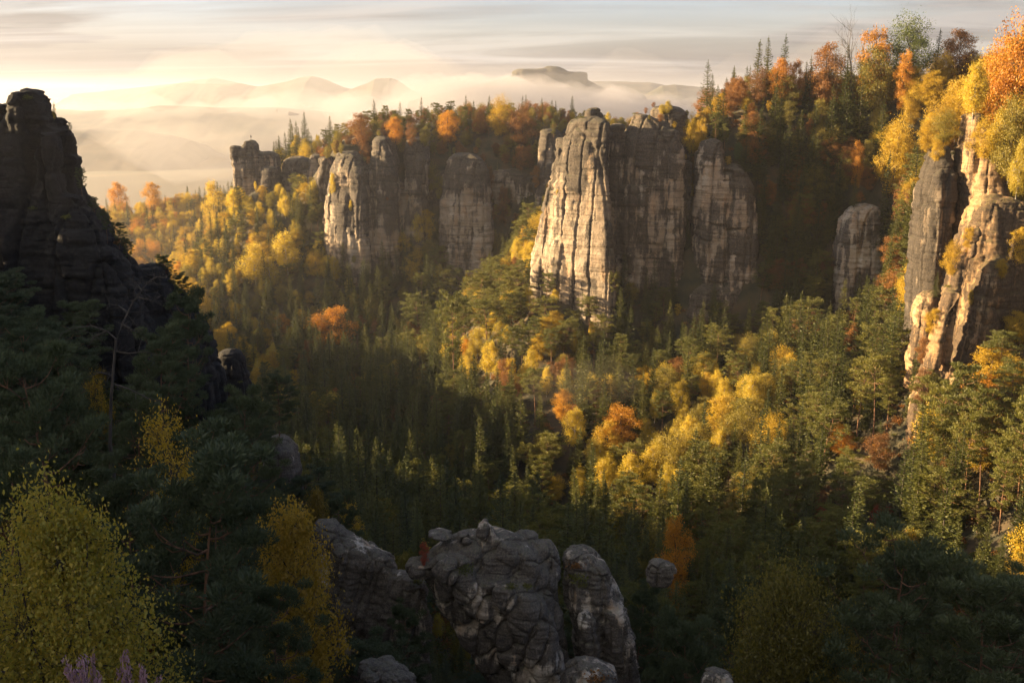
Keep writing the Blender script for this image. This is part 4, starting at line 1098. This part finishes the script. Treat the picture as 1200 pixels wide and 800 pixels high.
LOOK = dict(spruce='dark green spruce', near_spruce='dark spruce', larch='yellow conifer', pine='green pine', near_pine='dull green pine', yellow='yellow birch', near_birch='yellow green birch', near_gold_birch='golden birch',
            near_orange_birch='thin orange birch', bare='leafless tree', gold='golden broad tree', orange='orange broad tree', rust='rust brown tree', olive='olive yellow tree', green='green round tree', red='red tree', near_olive='round olive tree')
PLACE = [((170, 240), 'at the hazy far forest edge'), ((250, 300), 'on the glowing far left slope'), ((330, 240), 'below the lone hazy spire'), ((330, 370), 'on the lower far left slope'), ((450, 290), 'below the ribs of the far cliff'),
         ((460, 160), 'on top of the far cliff'), ((590, 200), 'in the shaded gully of the far cliff'), ((430, 430), 'in the dark valley left of the pine hill'), ((530, 370), 'on the left of the sunlit pine hill'),
         ((640, 385), 'on the pine hill under the pale tower'), ((740, 390), 'below the broad brown tower'), ((850, 405), 'below the stained right tower'), ((540, 520), 'in the dark valley below the pine hill'),
         ((690, 500), 'left of the blazing orange tree'), ((730, 570), 'in the sunlit band below the blazing tree'), ((820, 530), 'in the sunlit band right of the blazing tree'), ((890, 470), 'in the sunlit group above the band'),
         ((990, 350), 'around the small grey rock face'), ((950, 220), 'in the dark forest right of the towers'), ((900, 110), 'on the rising skyline right of the towers'), ((1040, 100), 'below the round green skyline tree'),
         ((1150, 90), 'on the golden hillside at the right edge'), ((1190, 180), 'above the shaded wall at the right'), ((1160, 390), 'on the shaded wall right of the rib'), ((970, 440), 'left of the bare stemmed pines'), ((1080, 480), 'at the foot of the sunlit rib'),
         ((1000, 560), 'below the bare stemmed pines'), ((1150, 560), 'among tall pines at the right edge'), ((1080, 660), 'beside the tallest lower right spruce'), ((480, 600), 'behind the left of the foreground rock'), ((640, 590), 'behind the right of the foreground rock'),
         ((850, 640), 'below the sunlit valley band'), ((960, 650), 'behind the round olive tree'), ((1080, 760), 'in the bottom right corner'), ((800, 740), 'right of the dark layered rock'), ((330, 520), 'around the grey rounded rock'), ((150, 450), 'in the shade of the black tower'), ((50, 300), 'on the flank of the black tower'),
         ((160, 640), 'behind the lower left birch'), ((300, 720), 'beside the tall foreground pine'), ((450, 740), 'left of the big foreground rock'), ((770, 125), 'on the flat top of the broad tower'), ((550, 440), 'at the lower left of the pine hill')]
PA = np.array([p[0] for p in PLACE], float)
ORD = ['first from left', 'second from left', 'third from left', 'fourth from left', 'fifth from left', 'sixth from left', 'seventh from left', 'eighth from left', 'ninth from left']

LIMIT = 290
cnt, chosen = {}, set()
score = lambda i: TREES[i]['vis'] * 1.0 + (1000 if TREES[i]['must'] else 0)
inview = [i for i, t in enumerate(TREES) if t['vis'] >= 3 and -8 < t['px'][0] < 1208 and -5 < t['px'][1] < 805]
for i in sorted(inview, key=lambda i: -score(i)):
    c = CAT[TREES[i]['kind']]
    if cnt.get(c, 0) < LIMIT:
        cnt[c] = cnt.get(c, 0) + 1; chosen.add(i)
print('chosen', cnt, 'in view', len(inview))
classes = {}
for i in chosen:
    t = TREES[i]
    t['place'] = PLACE[int(np.argmin(((PA - np.array(t['px'])) ** 2).sum(1)))][1]
    if not t['label']: classes.setdefault((t['kind'], t['place']), []).append(i)


def by_x(L): return sorted(L, key=lambda i: TREES[i]['px'][0])


def give(L, head, place):
    L = by_x(L)
    if len(L) == 1: TREES[L[0]]['label'] = f'{head} {place}'
    elif len(L) <= 9:
        for n, i in enumerate(L): TREES[i]['label'] = f'{head}, {ORD[n]}, {place}'
    else:
        for i in L: TREES[i]['label'] = f'{head} {place}'


for (kd, pl), L in classes.items():
    head = LOOK[kd]
    if len(L) <= 5:
        give(L, head if len(L) == 1 else head, pl); continue
    L = sorted(L, key=lambda i: TREES[i]['px'][1])
    rows = -(-len(L) // 8) if len(L) <= 24 else 3
    rows = max(2, rows)
    nm = {2: ['higher', 'lower'], 3: ['uppermost', 'middle', 'lowest']}[min(3, rows)]
    rows = min(3, rows)
    for r_ in range(rows):
        S = L[r_ * len(L) // rows:(r_ + 1) * len(L) // rows]
        give(S, f'{nm[r_]} {head}', pl)
tags = {}
for i in chosen:
    tags.setdefault(TREES[i]['label'], []).append(i)
PLUR = lambda s: s + ('es' if s.endswith(('ch', 's')) else 's')


def place_tree(t, root=None):
    kd = KIND[t['kind']][t['var']]
    x, y, z = t['pos']
    s = t['h'] / kd[2]
    r = bpy.data.objects.new(NAME[t['kind']], None); COL.objects.link(r)
    r.empty_display_size = .5
    r.location = (x, y, z); r.rotation_euler = (0, 0, t['rot']); r.scale = (s * t['wf'], s * t['wf'], s)
    for nm, me in (('trunk', kd[0]), ('crown', kd[1])):
        o = bpy.data.objects.new(nm, me); COL.objects.link(o); o.parent = r
        t[nm] = o
    tag(r, t['label'], CAT[t['kind']], f"{PLUR(LOOK[t['kind']])} {t['place']}")
    return r


for i in sorted(chosen, key=lambda i: TREES[i]['pos'][1]): place_tree(TREES[i])

# the remaining trees of the wood, past counting, as one mass
rest = [t for i, t in enumerate(TREES) if i not in chosen and t['pos'][1] > 75]
src = {}
for i in chosen:
    t = TREES[i]; src.setdefault((t['kind'], t['var']), t)
protos = sorted(src)
pid = {p: n for n, p in enumerate(protos)}
rest = [t for t in rest if (t['kind'], t['var']) in pid or any(p[0] == t['kind'] for p in protos)]
for t in rest:
    if (t['kind'], t['var']) not in pid: t['var'] = [p[1] for p in protos if p[0] == t['kind']][0]
print('rest', len(rest), 'protos', len(protos))


def scatter(name, label, pts, pid_, rotz, scl, protos_, objs_of, mat):
    me = bpy.data.meshes.new(name)
    me.vertices.add(len(pts)); me.vertices.foreach_set('co', np.asarray(pts, np.float32).ravel())
    for nm, ty, data in (('pid', 'INT', pid_), ('rotz', 'FLOAT', rotz), ('sxy', 'FLOAT', scl[0]), ('sz', 'FLOAT', scl[1])):
        a = me.attributes.new(nm, ty, 'POINT'); a.data.foreach_set('value', np.asarray(data, np.int32 if ty == 'INT' else np.float32))
    ob = link(name, me)
    ng = bpy.data.node_groups.new(name, 'GeometryNodeTree')
    ng.interface.new_socket('Geometry', in_out='INPUT', socket_type='NodeSocketGeometry'); ng.interface.new_socket('Geometry', in_out='OUTPUT', socket_type='NodeSocketGeometry')
    G = lambda t, **k: mk_node(ng, t, **k)
    gi, go = G('NodeGroupInput'), G('NodeGroupOutput')
    def attr(n, ty):
        return G('GeometryNodeInputNamedAttribute', data_type=ty, inp={0: n}).outputs[0]
    rz = G('ShaderNodeCombineXYZ', inp={2: attr('rotz', 'FLOAT')}).outputs[0]
    a = attr('sxy', 'FLOAT')
    sc = G('ShaderNodeCombineXYZ', inp={0: a, 1: a, 2: attr('sz', 'FLOAT')}).outputs[0]
    pi = attr('pid', 'INT')
    join = G('GeometryNodeJoinGeometry')
    for n, p in enumerate(protos_):
        cmpn = G('FunctionNodeCompare', data_type='INT', operation='EQUAL')
        ng.links.new(pi, cmpn.inputs[2]); cmpn.inputs[3].default_value = n
        jj = G('GeometryNodeJoinGeometry')
        for ob_ in objs_of(p):
            oi = G('GeometryNodeObjectInfo', transform_space='ORIGINAL'); oi.inputs['Object'].default_value = ob_
            ng.links.new(oi.outputs['Geometry'], jj.inputs[0])
        ip = G('GeometryNodeInstanceOnPoints')
        ng.links.new(gi.outputs[0], ip.inputs['Points']); ng.links.new(cmpn.outputs[0], ip.inputs['Selection']); ng.links.new(jj.outputs[0], ip.inputs['Instance'])
        ng.links.new(rz, ip.inputs['Rotation']); ng.links.new(sc, ip.inputs['Scale'])
        ng.links.new(ip.outputs[0], join.inputs[0])
    ng.links.new(join.outputs[0], go.inputs[0])
    md = ob.modifiers.new('scatter', 'NODES'); md.node_group = ng
    return tag(ob, label, kind='stuff')


scatter('forest', 'mixed autumn wood filling the gorge between the single trees', [t['pos'] for t in rest], [pid[(t['kind'], t['var'])] for t in rest], [t['rot'] for t in rest],
        ([t['h'] / KIND[t['kind']][t['var']][2] * t['wf'] for t in rest], [t['h'] / KIND[t['kind']][t['var']][2] for t in rest]), protos, lambda p: (src[p]['trunk'], src[p]['crown']), None)

# low growth between the stems: real bushes, one mass
bush = []
for k_, cols in (('fern', LM['rust']), ('bilberry', LM['spruce']), ('young birch', LM['pine'])):
    mb = MB(); r = np.random.default_rng(len(k_))
    C = r.normal(0, 1, (260, 3)) * [.8, .8, .35] + [0, 0, .55]
    leaves(mb, C, r, .2, .55)
    bush.append(mb.mesh(k_, cols))
V, Qs, o_ = [], [[], [], []], 0
nb = 0
bp, bi, br, bs = [], [], [], []
for q in range(9000):
    y = RNG.uniform(40, 520) if q % 3 else RNG.uniform(40, 200)
    x = RNG.uniform(-.54, .54) * y
    if x < -430 or x > 262: continue
    z, nz, rk = stand(x, y)
    if nz < .35 or (rk and RNG.random() < .85): continue
    bp.append((x, y, z)); bi.append(RNG.integers(3)); br.append(RNG.uniform(0, 6.28)); bs.append(RNG.uniform(.5, 1.3) * (.6 if rk else 1))
bp, bi, br, bs = np.array(bp), np.array(bi), np.array(br), np.array(bs)
Vb, Qb, mb_ = [], [], []
off = 0
for q in range(3):
    bv = np.empty(len(bush[q].vertices) * 3, np.float32); bush[q].vertices.foreach_get('co', bv); bv = bv.reshape(-1, 3)
    sel = np.where(bi == q)[0]
    c, s = np.cos(br[sel])[:, None], np.sin(br[sel])[:, None]
    X = (bv[None, :, 0] * c - bv[None, :, 1] * s) * bs[sel][:, None] + bp[sel, 0:1]
    Y_ = (bv[None, :, 0] * s + bv[None, :, 1] * c) * bs[sel][:, None] + bp[sel, 1:2]
    Z_ = bv[None, :, 2] * bs[sel][:, None] + bp[sel, 2:3]
    vv = np.stack([X, Y_, Z_], 2).reshape(-1, 3)
    Vb.append(vv); Qb.append(np.arange(len(vv)).reshape(-1, 4) + off); off += len(vv)
tag(link('undergrowth', mk_mesh('undergrowth', np.concatenate(Vb), Qb, [LM['rust'], LM['spruce'], LM['pine']])), 'low bushes and ferns covering the forest floor', kind='stuff')

# ------------------------------------------------------------------ weather vane on the lone spire
M_IRON = bark_mat('rusty iron', (.03, .025, .022), (.06, .05, .045))
vz = P(294, 163, 690)
hit = RB.ray_cast(Vector((vz[0], 690, 60)), DOWN)
vb_ = hit[0].z if hit[0] is not None else vz[2]
vane = bpy.data.objects.new('weather_vane', None); COL.objects.link(vane); vane.location = (vz[0], 690, vb_ - .1)
tag(vane, 'small dark weather vane standing on the lone hazy spire', 'weather vane')
mb = MB(); mb.tube([(0, 0, -.3), (0, 0, 1.2), (0, 0, 2.6)], .09, .06, 6); link('pole', mb.mesh('pole', M_IRON, True), vane)
mb = MB()
prof = [(-.05, 1.5), (.38, 1.45), (.42, 2.0), (.62, 2.35), (.5, 2.5), (.32, 2.3), (.28, 2.75), (.34, 3.05), (.18, 3.3), (-.02, 3.22), (-.08, 2.8), (-.3, 2.3)]
n = len(prof)
Vv = [(x, -.05, z) for x, z in prof] + [(x, .05, z) for x, z in prof]
me = bpy.data.meshes.new('figure'); me.from_pydata(Vv, [], [tuple(range(n))[::-1], tuple(range(n, 2 * n))] + [(i, (i + 1) % n, n + (i + 1) % n, n + i) for i in range(n)]); me.materials.append(M_IRON)
link('figure', me, vane)

# ------------------------------------------------------------------ crooked dead pine and willowherb in the foreground
r = np.random.default_rng(9)
dp = P(130, 470, 72)
z, nz, rk = stand(dp[0], dp[1])
top = P(158, 330, 72)
dead = bpy.data.objects.new('dead_pine', None); COL.objects.link(dead); dead.location = (dp[0], dp[1], z - .2)
tag(dead, 'crooked dead pine with bare dark limbs before the black tower', 'bare tree')
q = lambda u, v, dy=0: P(u, v, 72 + dy) - np.array((dp[0], dp[1], z - .2))
mb = MB(); mb.tube([q(129, 520) * [1, 1, 1], q(130, 470), q(133, 430), q(136, 400), q(143, 380), q(155, 355), q(166, 340), q(176, 328)], .13, .02, 7); mb.tube([(0, 0, -.5), q(129, 520)], .17, .13, 7)
link('trunk', mb.mesh('dead trunk', BARK_DARK, True), dead)
for pts in ([(137, 398), (125, 388), (108, 382), (86, 384), (70, 392)], [(136, 412), (150, 414), (170, 412), (192, 418)], [(133, 450), (150, 455), (172, 466), (196, 472)], [(143, 380), (158, 388), (172, 384)], [(125, 388), (112, 394), (104, 404)], [(160, 348), (178, 352), (190, 346)], [(166, 340), (158, 330), (150, 326)], [(150, 366), (138, 358), (126, 356)], [(131, 440), (118, 436), (102, 442)], [(172, 332), (184, 324), (196, 326)]):
    mb = MB(); mb.tube([q(u, v, r.normal(0, .5)) for u, v in pts], .075, .015, 5)
    for k in range(16):
        j_ = r.integers(1, len(pts)); f_ = r.random(); a = [pts[j_ - 1][i] * f_ + pts[j_][i] * (1 - f_) for i in (0, 1)]; s_ = q(*a)
        d_ = r.normal(0, .35, 3); mb.tube([s_, s_ + d_, s_ + d_ * 2.2 + r.normal(0, .2, 3)], .022, .005, 3)
    link('limb', mb.mesh('dead limb', BARK_DARK, True), dead)
for (u, v, Y, lab) in ((107, 775, 17, 'pinkish withered willowherb spikes, left of two clumps at the bottom edge'), (166, 778, 17.5, 'pinkish withered willowherb spikes, right of two clumps at the bottom edge')):
    b = P(u, v + 60, Y)
    w_ = bpy.data.objects.new('willowherb_plant', None); COL.objects.link(w_)
    z = stand(b[0], b[1])[0]
    w_.location = (b[0], b[1], b[2])
    tag(w_, lab, 'plant', 'withered willowherb clumps')
    hh = P(u, v - 6, Y)[2] - b[2]
    for k in range(11):
        st_, fl = MB(), MB()
        x, y = r.normal(0, .16, 2)
        tip = np.array([x * 1.9, y * 1.9, hh * r.uniform(.72, 1.02)])
        st_.tube([(x, y, min(0, z - b[2]) - .3), (x * 1.2, y * 1.2, hh * .4), tip], .012, .005, 4)
        n = 70
        t_ = r.uniform(.45, 1, n)[:, None]
        C = np.array([x, y, 0]) * (1 - t_) + tip * t_ + r.normal(0, .03, (n, 3))
        u_ = norm(unit(n, r) * .5 + [0, 0, .8]); fl.cards(C, u_ * .055, norm(np.cross(u_, unit(n, r))) * .014)
        so_ = link('stem', st_.mesh('stem', BARK_DARK, True), w_); link('flower_spike', fl.mesh('spike', LM['heather']), so_)
    
# ------------------------------------------------------------------ mist and air
def vol_mat(name, dens, col, aniso):
    m, nt, N = new_mat(name)
    v = N('ShaderNodeVolumePrincipled', inp={'Color': (*col, 1), 'Density': dens, 'Anisotropy': aniso})
    N('ShaderNodeOutputMaterial', inp={1: v.outputs[0]})
    return m


def box(name, lo, hi, mat):
    V = [(x, y, z) for x in (lo[0], hi[0]) for y in (lo[1], hi[1]) for z in (lo[2], hi[2])]
    Q = np.array([(0, 1, 3, 2), (4, 6, 7, 5), (0, 4, 5, 1), (2, 3, 7, 6), (0, 2, 6, 4), (1, 5, 7, 3)])
    return link(name, mk_mesh(name, V, [Q], [mat]))


tag(box('haze', (-15990, -15990, -420), (15990, 15990, 190), vol_mat('haze', HAZE_D, (.84, .86, .95), .35)), 'thin golden morning haze filling the whole valley', kind='stuff')


def mist_bank(blobs, voxel, mat, label, seed):
    """soft bank of fog: even density, a lumpy closed body whose thin rims fade out"""
    parts = [blob_mesh(c, r) for c, r in blobs]
    Vs, Qs, Ts, o = [], [], [], 0
    for V, Q, T in parts:
        Vs.append(V); Qs.append(Q + o); Ts.append(T + o); o += len(V)
    me = mk_mesh('tmp', np.concatenate(Vs), [np.concatenate(Qs), np.concatenate(Ts)], [], mat_idx=[0, 0])
    ob = bpy.data.objects.new('tmp', me); COL.objects.link(ob)
    md = ob.modifiers.new('r', 'REMESH'); md.mode = 'VOXEL'; md.voxel_size = voxel
    ev = ob.evaluated_get(bpy.context.evaluated_depsgraph_get()); em = ev.to_mesh(); nv = len(em.vertices)
    V = np.empty(nv * 3, np.float32); em.vertices.foreach_get('co', V); V = V.reshape(-1, 3).astype(float)
    N = np.empty(nv * 3, np.float32); em.vertex_normals.foreach_get('vector', N); N = N.reshape(-1, 3).astype(float)
    L = np.empty(len(em.loops), np.int32); em.loops.foreach_get('vertex_index', L)
    ev.to_mesh_clear(); bpy.data.objects.remove(ob); bpy.data.meshes.remove(me)
    s = voxel * 9
    V = V + N * ((fbm(V / s, 4, seed) - .5) * s * 1.1)[:, None]
    return tag(link('mist', mk_mesh('mist', V, [L.reshape(-1, 4)], [mat], smooth=True)), label, kind='stuff')


rm = np.random.default_rng(5)
MIST = vol_mat('mist', MIST_D, (.62, .61, .64), .3)


def bank(spec, n, seed):
    out = []
    for i in range(n):
        u = rm.uniform(spec[0][0], spec[-1][0])
        vt = np.interp(u, [s[0] for s in spec], [s[1] for s in spec]); vb = np.interp(u, [s[0] for s in spec], [s[2] for s in spec])
        Y = np.interp(u, [s[0] for s in spec], [s[3] for s in spec]) * rm.uniform(.93, 1.07)
        hh = (vb - vt) * Y / F
        r = hh * rm.uniform(.28, .5)
        v = rm.uniform(vt + r * F / Y, max(vt + r * F / Y + 1, vb - r * F / Y * .5))
        out.append((P(u, v, Y), (r * rm.uniform(2.0, 3.8), r * rm.uniform(1.5, 3), r)))
    return out


mist_bank(bank([(430, 116, 155, 3050), (500, 100, 155, 3050), (560, 84, 150, 3050), (605, 86, 150, 3050), (640, 95, 150, 3050), (690, 103, 150, 3050), (740, 112, 150, 3050), (850, 116, 155, 3000)], 44, 1), 11, MIST,
          'low bank of pale mist wrapped round the foot of the flat topped mountain', 3)
mist_bank(bank([(60, 120, 145, 4300), (200, 112, 145, 4300), (300, 114, 140, 4300), (420, 108, 145, 4300), (520, 104, 145, 4300)], 40, 2), 14, vol_mat('thin far mist', MIST_D * .45, (.58, .56, .58), .3),
          'long low band of pale mist below the far hills on the left', 4)
mist_bank(bank([(60, 150, 240, 1700), (250, 150, 235, 1700), (400, 150, 225, 1700), (560, 150, 210, 1700)], 34, 3), 14, vol_mat('valley mist', 6e-4, (.62, .58, .56), .35),
          'thin mist in the river plain beyond the forest edge', 5)

mist_bank([(P(640, 125, 2750), (560, 300, 125)), (P(420, 125, 2700), (420, 300, 110)), (P(200, 134, 2500), (520, 260, 90)), (P(20, 138, 2500), (400, 260, 80)), (P(860, 125, 2750), (420, 300, 115))], 40, vol_mat('far mist', 8e-4, (.56, .56, .58), .3),
          'wide veil of pale mist before the distant hills', 10)
mist_bank([(P(210, 262, 760), (120, 110, 26)), (P(300, 300, 660), (90, 90, 22)), (P(150, 250, 820), (110, 90, 28))], 8, vol_mat('golden mist', 2.8e-4, (1.0, .88, .70), .6),
          'golden sunlit mist hanging over the far left slope', 8)
mist_bank([(P(690, 447, 335), (17, 12, 7)), (P(660, 455, 340), (13, 10, 5)), (P(715, 455, 330), (10, 8, 4))], 1.2, vol_mat('wisp', .0016, (1.0, .9, .75), .5), 'small wisp of sunlit mist left of the blazing orange tree', 9)

# ------------------------------------------------------------------ sky, sun, camera
w = bpy.data.worlds.new('World'); scene.world = w; w.use_nodes = True
nt = w.node_tree; nt.nodes.clear()
def N(t, **k): return mk_node(nt, t, **k)
sky = N('ShaderNodeTexSky', sky_type='NISHITA', sun_disc=False, sun_elevation=rad(SUN_EL), sun_rotation=rad(SUN_AZ), air_density=1.0, dust_density=.7, ozone_density=2.0, altitude=250)
tc = N('ShaderNodeTexCoord')
xyz = N('ShaderNodeSeparateXYZ', inp={0: tc.outputs['Generated']})
def math_(op, a, b=0.0, c=0.0): return N('ShaderNodeMath', operation=op, inp={0: a, 1: b, 2: c}).outputs[0]
den = math_('ADD', math_('MAXIMUM', xyz.outputs[2], 0.0), .055)
px_, py_ = math_('DIVIDE', xyz.outputs[0], den), math_('DIVIDE', xyz.outputs[1], den)
pl = N('ShaderNodeCombineXYZ', inp={0: px_, 1: py_, 2: 0.0}).outputs[0]
mp = N('ShaderNodeMapping', inp={0: pl, 'Rotation': (0, 0, rad(38)), 'Scale': (.20, .34, 1), 'Location': CLOUD_OFF})
n1 = N('ShaderNodeTexNoise', inp={'Vector': mp.outputs[0], 'Scale': 1.0, 'Detail': 7.0, 'Roughness': .52, 'Distortion': .6}).outputs[0]
mp2 = N('ShaderNodeMapping', inp={0: pl, 'Rotation': (0, 0, rad(24)), 'Scale': (.15, .42, 1)})
n2 = N('ShaderNodeTexNoise', inp={'Vector': mp2.outputs[0], 'Scale': 1.0, 'Detail': 6.0, 'Roughness': .6, 'Distortion': 1.0}).outputs[0]
mixn = math_('ADD', math_('MULTIPLY', n1, .7), math_('MULTIPLY', n2, .3))
cover = ramp(nt, mixn, [(.46, (0, 0, 0)), (.56, (1, 1, 1))])
sx, sy, sz = -math.sin(rad(-SUN_AZ)) * math.cos(rad(SUN_EL)), math.cos(rad(SUN_AZ)) * math.cos(rad(SUN_EL)), math.sin(rad(SUN_EL))
dot = N('ShaderNodeVectorMath', operation='DOT_PRODUCT', inp={0: tc.outputs['Generated'], 1: (sx, sy, sz)}).outputs['Value']
glow = ramp(nt, math_('MULTIPLY_ADD', dot, .5, .5), [(.35, (.0, 0, 0)), (.62, (.12, .12, .12)), (.9, (.26, .26, .26))])
shade = ramp(nt, n2, [(.41, (.33, .305, .295)), (.5, (.45, .415, .395)), (.6, (.86, .80, .74))])
lit = N('ShaderNodeMixRGB', inp={0: glow, 1: shade, 2: (.98, .88, .78, 1)}).outputs[0]
skyc = N('ShaderNodeMixRGB', blend_type='MULTIPLY', inp={0: 1.0, 1: sky.outputs[0], 2: (SKY_S * 1.12, SKY_S * .93, SKY_S * 1.02, 1)}).outputs[0]
away = ramp(nt, math_('MULTIPLY_ADD', dot, .5, .5), [(.15, (.46, .47, .50)), (.5, (1, 1, 1))])
high = ramp(nt, xyz.outputs[2], [(.1, (1, 1, 1)), (.45, (2.4, 2.48, 2.6))])
lit = N('ShaderNodeMixRGB', blend_type='MULTIPLY', inp={0: 1.0, 1: lit, 2: away}).outputs[0]
lit = N('ShaderNodeMixRGB', blend_type='MULTIPLY', inp={0: 1.0, 1: lit, 2: high}).outputs[0]
cl = N('ShaderNodeMixRGB', blend_type='MULTIPLY', inp={0: 1.0, 1: lit, 2: (CLOUD_S,) * 3 + (1,)}).outputs[0]
low = ramp(nt, xyz.outputs[2], [(.035, (1, 1, 1)), (.085, (0, 0, 0))])
veil = math_('MULTIPLY', math_('MAXIMUM', cover, low), .95)
fin = N('ShaderNodeMixRGB', inp={0: veil, 1: skyc, 2: cl}).outputs[0]
bg = N('ShaderNodeBackground', inp={0: fin, 1: WORLD_S})
N('ShaderNodeOutputWorld', inp={0: bg.outputs[0]})

sd = bpy.data.lights.new('sun', 'SUN'); sd.energy = SUN_E; sd.angle = rad(.6); sd.color = SUN_COL
so = bpy.data.objects.new('sun', sd); COL.objects.link(so)
so.rotation_euler = Vector((-sx, -sy, -sz)).to_track_quat('-Z', 'Y').to_euler()

cd = bpy.data.cameras.new('camera'); cam = bpy.data.objects.new('camera', cd); COL.objects.link(cam)
cd.sensor_width = 36; cd.lens = 36 * F / 1200; cd.clip_start = .5; cd.clip_end = 60000
cam.rotation_euler = (rad(90) - PITCH, 0, 0)
scene.camera = cam
scene.render.engine = 'CYCLES'
cy = scene.cycles
cy.max_bounces = 6; cy.diffuse_bounces = 2; cy.glossy_bounces = 1; cy.transmission_bounces = 3; cy.volume_bounces = 1; cy.transparent_max_bounces = 8
cy.caustics_reflective = cy.caustics_refractive = False
cy.use_denoising = True
cy.use_adaptive_sampling = True; cy.adaptive_threshold = .012
cy.sample_clamp_indirect = 4
cy.volume_step_rate = 1; cy.volume_max_steps = 256
vs = scene.view_settings
vs.view_transform = 'Standard'; vs.look = 'None'; vs.exposure = EXPO; vs.gamma = 1; vs.use_curve_mapping = False
